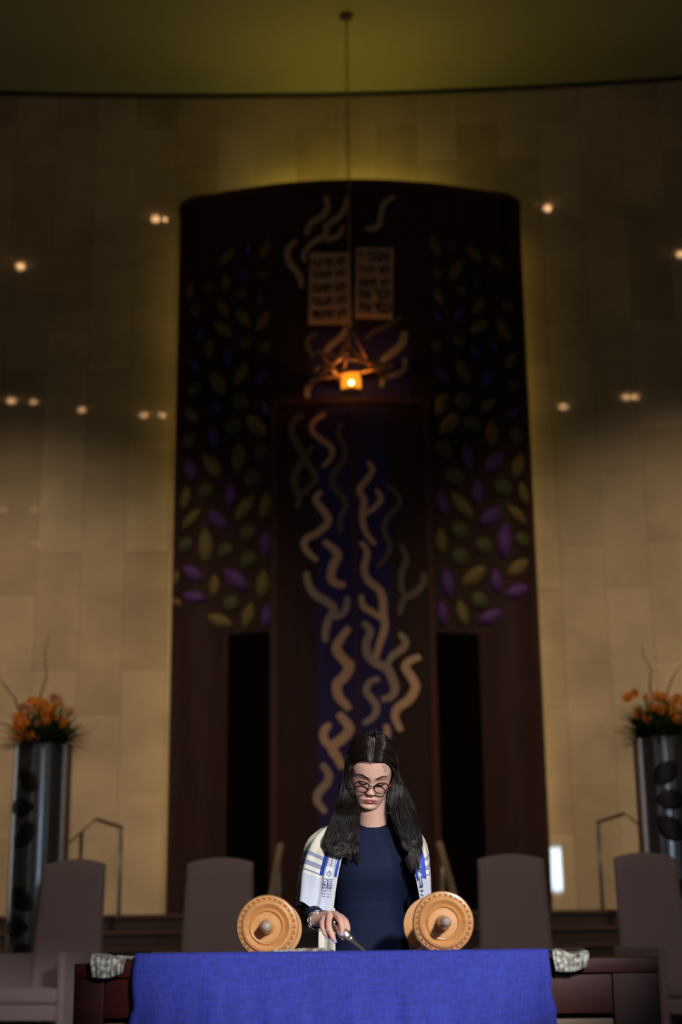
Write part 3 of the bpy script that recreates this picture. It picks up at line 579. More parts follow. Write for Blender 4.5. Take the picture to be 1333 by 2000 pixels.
T(MB().box(-.60,.66,TY0+.02,TY1-.03,.76,.785,.002)).build('shelf',M['shelfwood'],tb,angle=40)
T(MB().box(-.60,.66,TY0+.35,TY0+.37,.02,TZ-.04,.002)).build('back_panel',M['mahogany'],tb,angle=40)
T(MB().box(-.60,.66,TY0+.02,TY0+.04,.05,.758,.002)).build('lower_panel',M['mahogany'],tb,angle=40)
# blue cloth: lies on the top, over the lip and down the front
prof=[(TY1-.01,TZ+.004),(TY0+.10,TZ+.004),(TY0+.045,TZ+.005),(TY0+.034,TZ+.0165),(TY0+.01,TZ+.0185),(TY0-.006,TZ+.015),(TY0-.010,TZ-.0),(TY0-.011,TZ-.05),(TY0-.012,TZ-.13),(TY0-.014,TZ-.25),(TY0-.018,.5),(TY0-.02,.2)]
pr=spline(prof,70); us=np.linspace(0,1,90); G=np.zeros((len(pr),len(us),3))
for i,(y,z) in enumerate(pr):
    drop=max(0,TZ-z); xl=-.523-.012*min(1,drop/.15)*(1 if drop>.12 else .3)-.004*math.sin(drop*40); xr=.503+.003*math.sin(drop*30)+(.014*min(1,max(0,drop-.09)/.03))
    for j,u in enumerate(us):
        x=xl+(xr-xl)*u; G[i,j]=(x,y-(.0025+.0025*math.sin(x*38+1)+.002*math.sin(x*91))*min(1,drop*8),z)
cl=MB().grid(G).build('table_cloth',M['blue'],solid=.0022); tag(cl,'royal blue woven cloth draped over the front of the reading table','tablecloth')
# brocade runner pieces
def runner(xa,xb,hang,label,seed,sag=.006):
    rs=np.random.default_rng(seed); pr=spline([(TY0+.26,TZ+.006),(TY0+.12,TZ+.007),(TY0+.02,TZ+.009),(TY0-.010,TZ+.004),(TY0-.020,TZ-.012),(TY0-.019,TZ-hang*.6),(TY0-.016,TZ-hang)],34)
    us=np.linspace(0,1,30); G=np.zeros((34,30,3)); ph=rs.uniform(0,6,3)
    for i,(y,z) in enumerate(pr):
        for j,u in enumerate(us):
            d=max(0,TZ-z)/hang
            x=xa+(xb-xa)*u+.006*d*(0.5-u)*2
            G[i,j]=(x,y-.006*(1+math.sin(u*17+ph[0]))*.5-.003*math.sin(u*41+ph[1]),z+(.007*(1-u)**2 if z>TZ-.002 else 0)+.004*math.sin(u*9+ph[2])*(1-d)-d*sag*math.sin(u*PI)*1.2+d*(.010*u))
    o=MB().grid(G).build('brocade_runner',M['brocade'],solid=.004); tag(o,label,'runner')
runner(-.632,-.545,.036,'white brocade cloth end hanging over the table edge left of the blue cloth',1)
runner(.512,.602,.034,'white brocade cloth end hanging over the table edge right of the blue cloth',4)
G=np.zeros((20,40,3))
for i in range(20):
    for j in range(40):
        u=j/39; y=4.02+.09*i/19; G[i,j]=(-.19+.165*u,y,TZ+.010+.011*math.sin(PI*i/19)**.6*(1-u**8)+.006*u+.002*math.sin(u*23+i))
o=MB().grid(G).build('folded_brocade',M['brocade'],solid=.003); tag(o,'folded white brocade strip on the blue cloth beneath the left scroll disc','cloth')

# ---------------------------------------------------------------- Torah scroll: two rollers and the sheet between them
sc=empty('torah_scroll',(.02,4.3,TZ),'open Torah scroll on two maple rollers with carved round discs','scroll')
SO=Vector((.02,4.3,TZ))
def disc(roller,cy,front,R,cx,cz):
    s=-1 if front else 1
    pf=[(0,.010),(.016,.010),(.030,.009),(.46*R,.009),(.475*R,.012),(.50*R,.0165),(.53*R,.017),(.555*R,.012),(.575*R,.008),(.60*R,.010),(.66*R,.017),(.72*R,.0205),(.79*R,.018),(.835*R,.011),(.85*R,.0095),(.90*R,.0095),(.955*R,.0085),(.985*R,.005),(R,-.001),(R,-.008),(.985*R,-.0105),(.9*R,-.011),(0,-.011)]
    mb=MB().lathe([(r,s*h) for r,h in pf],(cx,cy,cz),axis='y',n=96,cap=False)
    d=mb.build('disc',M['maple'],roller,angle=38)
    if front:
        n=30; cv=MB()
        for k in range(n):
            q0=2*PI*k/n; pts=[]
            for t in np.linspace(-1,1,7):
                q=q0+t*.075; rr=R*(.915-.042*(1-t*t)); pts.append((cx+rr*math.cos(q),cy-.0100,cz+rr*math.sin(q)))
            cv.tube(pts,[.0009,.0019,.0027,.0031,.0027,.0019,.0009],6)
        cv.build('scallop_carving',M['mapledark'],d)
    return d
def roller(cx,cz,R,yaw,hk):
    e=bpy.data.objects.new('roller',None); link(e,sc); e.location=(cx-SO.x,0,cz-SO.z); e.rotation_euler=(0,0,yaw)
    # pushed to local: y from -.2 (front disc) to .2 (rear disc)
    disc(e,-.20,True,R,0,0); disc(e,.20,False,R,0,0)
    MB().lathe([(.034,-.188),(.036,-.18),(.036,.18),(.034,.188)],axis='y',n=40).build('rolled_parchment',M['parch'],e)
    MB().lathe([(r,-.209+(h+.209)*hk) for r,h in [(.0145,-.209),(.0185,-.213),(.0195,-.220),(.017,-.226),(.0155,-.230),(.0175,-.236),(.017,-.243),(.0150,-.248),(.0145,-.262),(.013,-.275)]],axis='y',n=32,cap=False).build('handle',M['maple'],e)
    MB().lathe([(r,-.209+(h+.209)*hk) for r,h in [(.013,-.275),(.0142,-.279),(.0135,-.290),(.0115,-.300),(.0075,-.306),(.0,-.308)]],axis='y',n=32,cap=False).build('handle_tip',M['pewter'],e)
    MB().lathe([(.0145,.209),(.019,.215),(.016,.23),(.015,.30),(.013,.33),(0,.335)],axis='y',n=24,cap=False).build('handle',M['maple'],e)
    return e
RZ=TZ+.0835
roller(-.2035,RZ-.002,.0805,math.radians(.2),.62); roller(.2485,RZ+.004,.0795,math.radians(1.4),.95)
ps=MB(); G=np.zeros((24,3,3))
for i,u in enumerate(np.linspace(0,1,24)):
    for j in range(3): G[i,j]=(-.2+.44*u-SO.x,-.17+.17*j,.012+.034*(abs(2*u-1)**6))
ps.grid(G).build('parchment_sheet',M['parch'],sc,solid=.001)
# ================================================================ the reader
pe=empty('person',(.08,4.90,0),'young woman in navy dress, prayer shawl and round glasses reading with a silver pointer','person')
PO=Vector(pe.location)
def PL(mb): mb.v=[(x-PO.x,y-PO.y,z-PO.z) for x,y,z in mb.v]; return mb
# head frame
HP=math.radians(34); HR=math.radians(5.5); HS=.945
Hc=Vector((.086,4.838,1.492))
ex=Vector((1,0,0)); ey=Vector((0,math.cos(HP),math.sin(HP))); ez=Vector((0,-math.sin(HP),math.cos(HP)))
rm=Matrix.Rotation(HR,3,ey); ex,ez=rm@ex,rm@ez
def HW(x,y,z): return Hc+(ex*x+ey*y+ez*z)*HS
ZZ=[.120,.112,.10,.08,.05,.03,.012,0,-.02,-.035,-.05,-.06,-.07,-.08,-.092,-.102,-.108]
FF=[.0,.030,.048,.068,.081,.086,.087,.083,.084,.085,.086,.087,.0845,.083,.083,.074,.060]
BBk=[.0,.045,.062,.080,.094,.096,.094,.09,.078,.066,.05,.035,.015,-.005,-.03,-.048,-.055]
WWd=[.004,.034,.049,.062,.0715,.0725,.070,.069,.0665,.0640,.0600,.0555,.0500,.0435,.0340,.0230,.012]
zz=np.array(ZZ)[::-1]
def sm(A):
    g=np.linspace(zz[0],zz[-1],240); a=np.interp(g,zz,np.array(A)[::-1]); k=np.exp(-np.linspace(-2,2,13)**2); k/=k.sum()
    return g,np.convolve(np.pad(a,6,mode='edge'),k,'valid')
gF,aF=sm(FF);_,aB=sm(BBk);_,aW=sm(WWd)
fF=lambda z:np.interp(z,gF,aF); fB=lambda z:np.interp(z,gF,aB); fW=lambda z:np.interp(z,gF,aW)
G2=lambda x,s:math.exp(-.5*(x/s)**2)
def feature(x,z):
    ax=abs(x); d=0
    # nose ridge
    t=min(1,max(0,(.018-z)/.047))
    if z>-.055:
        ridge=.003+.0185*t**1.25; wd=.0058+.0030*t
        fall=1 if z>-.028 else G2(z+.028,.0060)
        d+=ridge*G2(x,wd)*fall*(1 if z<.018 else G2(z-.018,.012))
    d+=.0095*G2(ax-.0115,.0050)*G2(z+.031,.0060)                  # nostril wings
    d-=.003*G2(ax-.0065,.0028)*G2(z+.0385,.0022)
    d-=.0115*G2(ax-.030,.0135)*G2(z-.003,.0105)                    # sockets
    d-=.0040*G2(ax-.014,.006)*G2(z-.006,.009)
    e=math.hypot((ax-.0305)/.0145,(z+.0005)/.0098)
    if e<1.6: d+=.0085*math.exp(-(e*1.05)**2*1.1)                   # lidded eyeball
    d+=.0035*G2(ax-.028,.018)*G2(z-.0205,.006)                     # brow ridge
    d-=.0012*G2(x,.003)*G2(z-.022,.008)
    d+=.0045*G2(ax-.043,.014)*G2(z+.024,.014)                      # cheekbone
    d+=.0015*G2(ax-.030,.010)*G2(z+.050,.014)
    # lips
    z=z+8.0*min(ax,.03)**2
    m=G2(x,.0165)
    d+=.0062*m*G2(z+.0555,.0040)*(1-.28*G2(x,.0028)); d+=.0075*G2(x,.0145)*G2(z+.0655,.0046)
    d-=.0050*G2(x,.019)*G2(z+.0603,.0014)
    d-=.0016*G2(x,.003)*G2(z+.047,.005)
    d-=.0045*G2(x,.018)*G2(z+.0755,.0050)
    d+=.0045*G2(x,.013)*G2(z+.0900,.008)
    return d
def face_pt(x,z,off=0):
    """front surface point of the head at local x,z"""
    w=fW(z); f=fF(z); b=fB(z); c=(b-f)/2; h=(f+b)/2; q=min(1,abs(x)/w); y=c-h*(1-q**2.25)**(1/2.0)
    fr=max(0,1-q**3)
    return Vector((x,y-feature(x,z)*fr-off,z))
NH,NA=150,132; vs=[]
for i in range(NH):
    z=zz[0]+(zz[-1]-zz[0])*(i/(NH-1)); w=fW(z);f=fF(z);b=fB(z);c=(b-f)/2;h=(f+b)/2
    for k in range(NA):
        a=2*PI*k/NA; sx,cy=math.sin(a),math.cos(a)
        x=w*math.copysign(abs(sx)**.92,sx)
        if cy>0: p=face_pt(x,z); y=c-h*(1-min(1,abs(x)/w)**2.25)**.5; y=y-feature(x,z)*max(0,1-(abs(x)/w)**3); vs.append(HW(x,y,z))
        else: vs.append(HW(x,c+h*abs(cy)**.95,z))
fs=[(i*NA+k,i*NA+(k+1)%NA,(i+1)*NA+(k+1)%NA,(i+1)*NA+k) for i in range(NH-1) for k in range(NA)]+[tuple(range(NA))[::-1],tuple((NH-1)*NA+k for k in range(NA))]
body=MB().add(vs,fs)
for s in (-1,1):
    body.tube([HW(s*.068,.0,.018),HW(s*.076,.012,.016),HW(s*.078,.018,-.002),HW(s*.071,.008,-.020)],[.008,.010,.008,.005],8)
NB=(.090,4.905,1.29)
body.tube([(.088,4.905,1.27),(.091,4.905,1.32),(.090,4.895,1.36),(.088,4.882,1.40),HW(0,.028,-.02)],[(.062,.056),(.0475,.047),(.0455,.047),(.047,.049),(.045,.047)],28,up=(1,0,0))
# clavicle slope, torso, pelvis, legs
def ring(mb,rows,n=40,dz=0):
    vs=[];m=len(rows)
    for r in rows:
        z,cx,cy,hw,hd=r[:5]; dip=r[5] if len(r)>5 else 0; lift=r[6] if len(r)>6 else 0
        for k in range(n):
            a=2*PI*k/n; c,s_=math.cos(a),math.sin(a)
            x=cx+hw*math.copysign(abs(c)**.85,c); y=cy+hd*math.copysign(abs(s_)**.95,s_)
            vs.append((x,y,z-dip*max(0,-s_)+lift*abs(c)**2))
    fs=[(i*n+k,i*n+(k+1)%n,(i+1)*n+(k+1)%n,(i+1)*n+k) for i in range(m-1) for k in range(n)]+[tuple(range(n))[::-1],tuple((m-1)*n+k for k in range(n))]
    return mb.add(vs,fs)
TOR=[(.80,.075,4.91,.150,.10),(.90,.075,4.91,.140,.095),(.98,.075,4.91,.120,.088),(1.05,.075,4.905,.108,.085),(1.10,.076,4.90,.106,.088),(1.15,.078,4.895,.116,.098),(1.19,.080,4.89,.122,.104),(1.24,.082,4.897,.124,.096),(1.275,.084,4.905,.118,.082),(1.30,.086,4.908,.098,.068),(1.322,.089,4.908,.070,.056)]
ring(body,[(z,cx,cy,hw-.006,hd-.006) for z,cx,cy,hw,hd in TOR])
S_L,E_L,W_L=Vector((-.030,4.905,1.268)),Vector((-.106,4.862,1.063)),Vector((-.0835,4.585,1.037))
S_R,E_R,W_R=Vector((.202,4.905,1.268)),Vector((.232,4.885,1.05)),Vector((.245,4.69,.985))
for S,E_,W_ in ((S_L,E_L,W_L),(S_R,E_R,W_R)):
    body.tube([S+Vector((0,0,0)),S.lerp(E_,.35),S.lerp(E_,.75),E_,E_.lerp(W_,.3),E_.lerp(W_,.75),W_],[.038,.037,.033,.031,.031,.024,(.0215,.0165)],16)
for s in (-1,1):
    hx=.075+s*.072
    body.tube([(hx,4.91,.86),(hx,4.905,.62),(hx-.0,4.905,.47),(hx,4.915,.30),(hx,4.92,.09)],[.075,.062,.047,.046,.030],16)
    body.tube([(hx,4.93,.055),(hx,4.87,.045),(hx,4.80,.03),(hx,4.755,.028)],[(.032,.035),(.033,.030),(.036,.022),(.026,.012)],14)
# right hand (holds the pointer): metacarpals, fingers, thumb
MC=[Vector((-.014,4.514,1.0455)),Vector((-.0275,4.510,1.053)),Vector((-.0445,4.520,1.053)),Vector((-.0605,4.538,1.045))]
WR=W_L
for k,mc in enumerate(MC):
    w=WR+Vector((.014,0,.001))*(1-k*.62)
    body.tube([w,w.lerp(mc,.5)+Vector((0,0,.004)),mc],[(.0150,.0145),(.0125,.0135),(.0098,.0100)],12)
FING=[[MC[0],(-.000,4.487,1.032),(.006,4.474,1.014),(.005,4.466,1.001)],
      [MC[1],(-.0165,4.480,1.038),(-.0095,4.466,1.016),(-.0105,4.458,.998)],
      [MC[2],(-.0475,4.484,1.024),(-.0400,4.470,.998),(-.0310,4.462,.978)],
      [MC[3],(-.0660,4.505,1.024),(-.0590,4.492,1.002),(-.0500,4.484,.988)]]
for k,fg in enumerate(FING):
    r=(.0085,.0090,.0086,.0076)[k]; P=spline(fg,14)
    body.tube([tuple(p) for p in P],[r*(1.12-.30*i/13+.06*math.exp(-((i-4.3)/1.3)**2)+.05*math.exp(-((i-9)/1.2)**2)) for i in range(13)]+[r*.55],12)
body.tube([tuple(p) for p in spline([WR+Vector((.016,-.004,-.004)),(-.038,4.545,1.020),(-.020,4.508,1.006),(-.006,4.482,.992)],12)],[.0125,.0125,.012,.0115,.011,.0105,.0102,.0100,.0098,.0092,.0080,.0050],12)
# left hand closed round the far handle of the right roller
HL=W_R; hd=Vector((.246,4.625,.992))
for k in range(4):
    off=Vector((0,-.0165*k+.028,0)); kn=Vector((.262,hd.y,1.028))+off*1
    body.tube([HL+Vector((.006,-.01,.004)),HL.lerp(kn,.5)+Vector((0,0,.006)),kn],[.014,.012,.0095],10)
    P=spline([kn,(.244,kn.y-.003,1.049),(.224,kn.y-.002,1.040),(.219,kn.y,1.018),(.228,kn.y,1.006)],12)
    body.tube([tuple(p) for p in P],[.0090-.0002*i for i in range(11)]+[.004],10)
body.tube([HL+Vector((-.01,-.008,0)),(.232,4.655,1.0),(.226,4.628,.990),(.236,4.600,.984),(.250,4.588,.990)],[.0125,.0115,.0105,.0095,.005],10)
bo=PL(body).build('body',M['skin'],pe)
remesh(bo,.0019,3,.5)
# pigment layer
me=bo.data; n=len(me.vertices); co_=np.empty(n*3); me.vertices.foreach_get('co',co_); W_=co_.reshape(-1,3)+np.array(PO)
B3=np.array([ex,ey,ez]); L3=(W_-np.array(Hc))@B3.T/HS
x,y,z=L3.T; ax=np.abs(x)
skin=np.array([.80,.49,.39]); colr=np.tile(skin,(n,1))
def mix(c,k): 
    global colr
    k=np.clip(k,0,1)[:,None]; colr=colr*(1-k)+np.array(c)*k
front=(y<-.02)&(z<.12)&(z>-.12)&(ax<.08)
g=lambda v,s:np.exp(-.5*(v/s)**2)
mix((.74,.36,.29),front*.45*g(ax-.040,.016)*g(z+.030,.016))
mix((.64,.30,.24),front*.35*g(x,.008)*g(z+.030,.008))
zl=z+8.0*np.minimum(ax,.03)**2
lipw=np.clip(1-(ax/.0228)**2,0,1)
top=-.0600+.0085*lipw**.8-.0022*g(x,.003); bot=-.0600-.0115*lipw**.75
lip=front*(1/(1+np.exp(-(top-zl)/.0006)))*(1/(1+np.exp(-(zl-bot)/.0006)))*(ax<.0228)
mix((.58,.13,.17),lip*.92)
mix((.14,.03,.035),front*(ax<.021)*g(zl+.0603,.0009)*.75)  # shade of the crease between the lips, painted in
mix((.38,.2,.16),front*.5*g(ax-.030,.014)*g(z-.004,.006))
mix((.25,.10,.07),front*.6*g(ax-.0065,.0022)*g(z+.038,.0018))  # nostril shade painted into the skin colour
# finger tips and knuckles slightly pinker
for fg in FING:
    for q,s_,k in ((Vector(fg[0]),.010,.3),(Vector(fg[1]),.008,.45),(Vector(fg[3]),.010,.5)):
        dd=np.linalg.norm(W_-np.array(q),axis=1); mix((.66,.24,.19),k*np.exp(-.5*(dd/s_)**2))
ca=me.color_attributes.new('pigment_and_shade','FLOAT_COLOR','POINT'); ca.data.foreach_set('color',np.hstack([colr,np.ones((n,1))]).ravel())

# eyebrows, eyelids' lashes
for s in (-1,1):
    P=spline([(s*.0125,.0175,0),(s*.022,.0225,0),(s*.033,.0265,0),(s*.0445,.0235,0),(s*.051,.0185,0)],26); mb=MB(); r=[]
    for i,p in enumerate(P):
        u=i/25; hw=.0040*(1-.75*u**1.6)*(.65+.35*min(1,u*6)); r.append([HW(*face_pt(p[0],p[1]+hw*t,.0008+.0007*(1-t*t))) for t in (-1,-.5,0,.5,1)])
    PL(mb.grid(np.array([[tuple(q) for q in row] for row in r]))).build('eyebrow',M['brow'],pe)
    P=spline([(s*.0165,-.0035,0),(s*.0225,-.0058,0),(s*.0305,-.0072,0),(s*.0385,-.0060,0),(s*.0455,-.0025,0)],24); mb=MB()
    mb.tube([HW(*face_pt(p[0],p[1],.0010)) for p in P],[.0010+.0016*math.sin(PI*min(1,(i+2)/25)) for i in range(24)],6)
    for i in range(1,24):
        p=P[i]; a=face_pt(p[0],p[1],.0012); d=Vector((s*(.0025*(i/24-.3)),-.0052,-.0036)); mb.tube([HW(*a),HW(*(a+d*.6)),HW(*(a+d+Vector((0,0,.0010))))],[.0005,.0004,.0002],4)
    PL(mb).build('eyelashes',M['lash'],pe)
# glasses
gl=bpy.data.objects.new('glasses',None); link(gl,pe); gl.location=(0,0,0)
GY=-.1035
for s in (-1,1):
    cx,cz=s*.0325,-.0045; fr=MB(); ring_=[]
    N_=48
    for k in range(N_+1):
        q=2*PI*k/N_; rx,rz=.0240,.0198; pw=.90
        X_=cx+rx*math.copysign(abs(math.cos(q))**pw,math.cos(q)); Z_=cz+rz*math.copysign(abs(math.sin(q))**pw,math.sin(q))*(1.0 if math.sin(q)<0 else .95)
        Y_=GY+.10*(abs(X_))**2/.05
        ring_.append(HW(X_,Y_,Z_))
    fr.tube(ring_,[(.0018+.0009*max(0,math.sin(2*PI*k/N_)),.0021) for k in range(N_+1)],8)
    PL(fr).build('rim',M['tortoise'],gl)
    lb=MB(); c=HW(cx,GY+.10*cx*cx/.05,cz); lb.add([c]+ring_[:-1],[(0,1+k,1+(k+1)%N_) for k in range(N_)])
    PL(lb).build('lens',M['lens'],gl)
    PL(MB().tube([HW(s*.056,GY+.006,.002),HW(s*.064,GY+.012,.006),HW(s*.0700,GY+.035,.007),HW(s*.0735,-.03,.008),HW(s*.078,.012,.010),HW(s*.076,.03,-.01)],[(.0022,.0014),(.0026,.0014),(.0022,.0013),(.0018,.0013),(.0016,.0012),(.0014,.001)],8)).build('temple_arm',M['tortoise'],gl)
PL(MB().tube([HW(-.0095,GY-.0005,-.001),HW(-.005,GY-.002,.0018),HW(.005,GY-.002,.0018),HW(.0095,GY-.0005,-.001)],.0015,8)).build('bridge',M['tortoise'],gl)
# fingernails
for k,(fg,r) in enumerate(zip(FING,(.0085,.0090,.0086,.0076))):
    a=Vector(fg[2]);b_=Vector(fg[3]); t=(b_-a).normalized(); nrm=Vector((0,-1,.55)); nrm=(nrm-t*nrm.dot(t)).normalized(); sd=t.cross(nrm); c=b_-t*.0015+nrm*(r*.66)
    G=[[tuple(c+t*(.0075*(u))+sd*(.0052*v*(1-.15*u*u))-nrm*(.0022*v*v+.0012*u*u)) for v in np.linspace(-1,1,7)] for u in np.linspace(-1,1.15,7)]
    PL(MB().grid(np.array(G))).build('fingernail',M['nail'],pe,solid=.001)
# ring on the little finger, bracelet of oval links
def link_torus(mb,c,t,nr,a,b_,r):
    t=t.normalized(); s_=t.cross(nr).normalized(); pts=[c+t*(a*math.cos(q))+s_*(b_*math.sin(q)) for q in np.linspace(0,2*PI,17)]; mb.tube(pts,r,6,cap=False)
br=bpy.data.objects.new('bracelet',None); link(br,pe)
axb=(WR-E_L).normalized(); u1=axb.cross(Vector((0,0,1))).normalized(); u2=u1.cross(axb)
bc=WR+axb*.010+Vector((.002,0,.0))
for k in range(9):
    q=2*PI*k/9+.2; rd=u1*math.cos(q)+u2*math.sin(q); tg=-u1*math.sin(q)+u2*math.cos(q)
    c=bc+rd*.0255+axb*(.008*math.cos(q-1.0)); mb=MB(); link_torus(mb,c,tg+axb*(.25 if k%2 else -.1),rd if k%2 else (rd+axb*.6),.0108,.0060,.0014)
    PL(mb).build('chain_link',M['silverp'],br)
mb=MB(); c=Vector(FING[3][1]).lerp(Vector(FING[3][0]),.3); mb.tube([c+Vector((.0098*math.cos(q),-.004*math.sin(q)*0,.0098*math.sin(q))) for q in np.linspace(0,2*PI,21)],.0011,6,cap=False); PL(mb).build('finger_ring',M['silverp'],pe)

# dress
dr=MB()
DR=[(.44,.075,4.91,.165,.13),(.60,.075,4.91,.160,.125),(.80,.075,4.91,.148,.110),(.90,.075,4.905,.135,.103),(.97,.075,4.905,.119,.098),(1.04,.0745,4.902,.1095,.094),(1.043,.0745,4.902,.1085,.093),(1.046,.0745,4.902,.1095,.094),(1.088,.0745,4.899,.107,.095),(1.091,.0745,4.899,.106,.094),(1.094,.0745,4.899,.107,.095),(1.13,.076,4.895,.112,.100),(1.16,.078,4.890,.118,.106),(1.19,.080,4.888,.122,.109),(1.22,.081,4.892,.124,.104),(1.25,.083,4.899,.125,.096),(1.275,.085,4.905,.121,.086),(1.298,.088,4.908,.104,.073),(1.318,.0925,4.908,.080,.061),(1.334,.0945,4.906,.062,.055,.018),(1.345,.0955,4.903,.0545,.0525,.027)]
ring(dr,DR,64)
for S,E_,Wp,out in ((S_L,E_L,W_L,-1),(S_R,E_R,W_R,1)):
    wc=E_.lerp(Wp,.80)
    dr.tube([S+Vector((-out*.02,0,.004)),S,S.lerp(E_,.35),S.lerp(E_,.75),E_,E_.lerp(Wp,.25),E_.lerp(Wp,.7),wc],[.034,.043,.041,.038,.037,.036,.031,(.0275,.0235)],20)
do=PL(dr).build('dress',M['dress'],pe)
remesh(do,.0034,6,.5)

# ---- prayer shawl: control net, columns from her right front edge round the back to her left front edge
C=[ # rows from neck to hem ; 11 columns
[(.022,4.835,1.335),(.018,4.85,1.35),(.018,4.88,1.362),(.026,4.92,1.37),(.05,4.96,1.376),(.09,4.975,1.378),(.13,4.96,1.376),(.155,4.92,1.37),(.165,4.88,1.362),(.166,4.85,1.35),(.162,4.835,1.335)],
[(.012,4.795,1.295),(-.014,4.80,1.318),(-.040,4.845,1.334),(-.042,4.91,1.337),(.0,4.975,1.335),(.088,4.995,1.335),(.175,4.975,1.335),(.212,4.91,1.333),(.214,4.85,1.328),(.195,4.80,1.312),(.170,4.79,1.292)],
[(-.004,4.772,1.24),(-.045,4.772,1.252),(-.094,4.815,1.275),(-.108,4.90,1.280),(-.05,4.985,1.26),(.088,5.015,1.25),(.215,4.99,1.26),(.252,4.90,1.272),(.248,4.825,1.262),(.228,4.778,1.247),(.198,4.775,1.228)],
[(-.020,4.770,1.175),(-.066,4.750,1.178),(-.122,4.800,1.195),(-.134,4.90,1.195),(-.07,4.995,1.15),(.088,5.02,1.13),(.22,4.995,1.15),(.262,4.90,1.185),(.260,4.822,1.18),(.238,4.775,1.172),(.214,4.775,1.168)],
[(-.030,4.760,1.115),(-.074,4.735,1.118),(-.128,4.770,1.128),(-.142,4.88,1.120),(-.082,4.99,1.10),(.088,5.02,1.07),(.22,4.995,1.09),(.264,4.90,1.115),(.262,4.832,1.11),(.245,4.785,1.105),(.226,4.778,1.102)],
[(-.036,4.742,1.066),(-.082,4.712,1.072),(-.130,4.735,1.090),(-.146,4.87,1.085),(-.085,4.985,1.07),(.088,5.01,1.04),(.215,4.99,1.05),(.266,4.905,1.03),(.266,4.845,1.03),(.248,4.792,1.04),(.232,4.782,1.03)]]
C=np.array(C); NV,NU=110,230
A=np.stack([spline(C[:,j],NV) for j in range(11)],1)        # NV x 11 x 3
S=np.stack([spline(A[i],NU) for i in range(NV)],0)          # NV x NU x 3
uu=np.linspace(0,10,NU); vv=np.linspace(0,1,NV)
dU=np.gradient(S,axis=1); dV=np.gradient(S,axis=0); Nn=np.cross(dU,dV); Nn/=np.linalg.norm(Nn,axis=2)[:,:,None]+1e-9
if (Nn[60,10]@np.array([0,-1,0]))<0: Nn=-Nn
fold=np.zeros((NV,NU))
for i,v in enumerate(vv):
    k=min(1,max(0,(v-.12)/.25))
    fold[i]=k*(.0085*np.exp(-((uu-1.75-.15*v)/.22)**2)-.0075*np.exp(-((uu-2.35)/.26)**2)+.006*np.exp(-((uu-2.85-.3*v)/.22)**2)-.005*np.exp(-((uu-1.15)/.2)**2)+.006*np.exp(-((uu-8.6)/.2)**2)-.005*np.exp(-((uu-9.0)/.22)**2)+.004*np.sin(uu*5.5+1.5*v)*np.clip((uu-3.2)*(6.8+1-uu)/4,0,1))
S2=S+Nn*(fold*1.7)[:,:,None]
def tsurf(u,v,off=0):
    i=v*(NV-1); j=u/10*(NU-1); i0=min(int(i),NV-2); j0=min(int(j),NU-2); a,b_=i-i0,j-j0
    q=lambda T_:(T_[i0,j0]*(1-a)*(1-b_)+T_[i0+1,j0]*a*(1-b_)+T_[i0,j0+1]*(1-a)*b_+T_[i0+1,j0+1]*a*b_)
    return q(S2)+q(Nn)*off
ta=MB().grid(S2); to=PL(ta).build('prayer_shawl',M['tallit'],pe)
uvl=to.data.uv_layers.new(name='UVMap'); vi=np.empty(len(to.data.loops),int); to.data.loops.foreach_get('vertex_index',vi)
uvs=np.stack([(vi%NU)/(NU-1),(vi//NU)/(NV-1)],1); uvl.data.foreach_set('uv',uvs.ravel())
md=to.modifiers.new('s','SOLIDIFY'); md.thickness=.0022; md.offset=-1
def strip(name,ua,ub,v0,v1,m,off,n=30,k=4,par=None,cut=0):
    G=np.array([[tsurf(ua+(ub-ua)*t/(k-1),v0+(v1+cut*(t/(k-1))-v0)*s,off) for t in range(k)] for s in np.linspace(0,1,n)])
    return PL(MB().grid(G)).build(name,m,par or to,solid=.0006)
for (a,b_,c,d,v0,v1,cut) in ((.12,.30,1.00,1.22,.34,.60,.0),(9.88,9.62,9.02,8.76,.30,.62,-.0)):
    # blue / white / blue bands near each front edge
    strip('blue_band',a,b_,v0,v1+.03,M['tblue'],.0014,cut=-.015)
    strip('white_band',b_,c,v0-.05,v1+.05,M['twhite'],.0012,k=8)
    strip('blue_band',c,d,v0,v1,M['tblue'],.0014,cut=.02)
    # woven motifs on the white band: diamond and a pair of arched tablets
    mb=MB(); m0=(b_+c)/2; w=(c-b_)
    def L_(pts,r=.0007): mb.tube([tsurf(m0+w*p[0],p[1],.0024) for p in pts],r,5)
    base=v0+.075
    for kk in range(2):
        vb=base+.205*kk-.02
        if vb>v1: break
        L_([(0,vb-.028),(.24,vb),(0,vb+.028),(-.24,vb),(0,vb-.028)],.0010); L_([(0,vb-.016),(.12,vb),(0,vb+.016),(-.12,vb),(0,vb-.016)])
        t=vb+.045; h=.095
        for sx in (-1,1):
            L_([(sx*.02,t+.02),(sx*.10,t+.004),(sx*.22,t),(sx*.33,t+.006),(sx*.37,t+.025),(sx*.37,t+h),(sx*.02,t+h),(sx*.02,t+.02)])
            for q in range(5): L_([(sx*.07,t+.028+.014*q),(sx*.32,t+.028+.014*q)],.0005)
    PL(mb).build('woven_motif',M['tink'],to)
# cross-stitched neckband
for (a,b_) in ((-.0,1.0),(10,9.0)):
    a_=max(0,min(10,a+(.12 if a<5 else -.12)))
    strip('neck_band',a_,b_,.02,.27,M['tgold'] if a<5 else M['twhite'],.0012,k=6)
    mb=MB(); m0=(a_+b_)/2; w=(b_-a_)*.30
    for q in range(7):
        v0=.03+.034*q
        for sx in (-1,1): mb.tube([tsurf(m0-sx*w,v0,.0026),tsurf(m0,v0+.015,.003),tsurf(m0+sx*w,v0+.030,.0026)],.0014,5)
    PL(mb).build('cross_stitch',M['tink'],to)
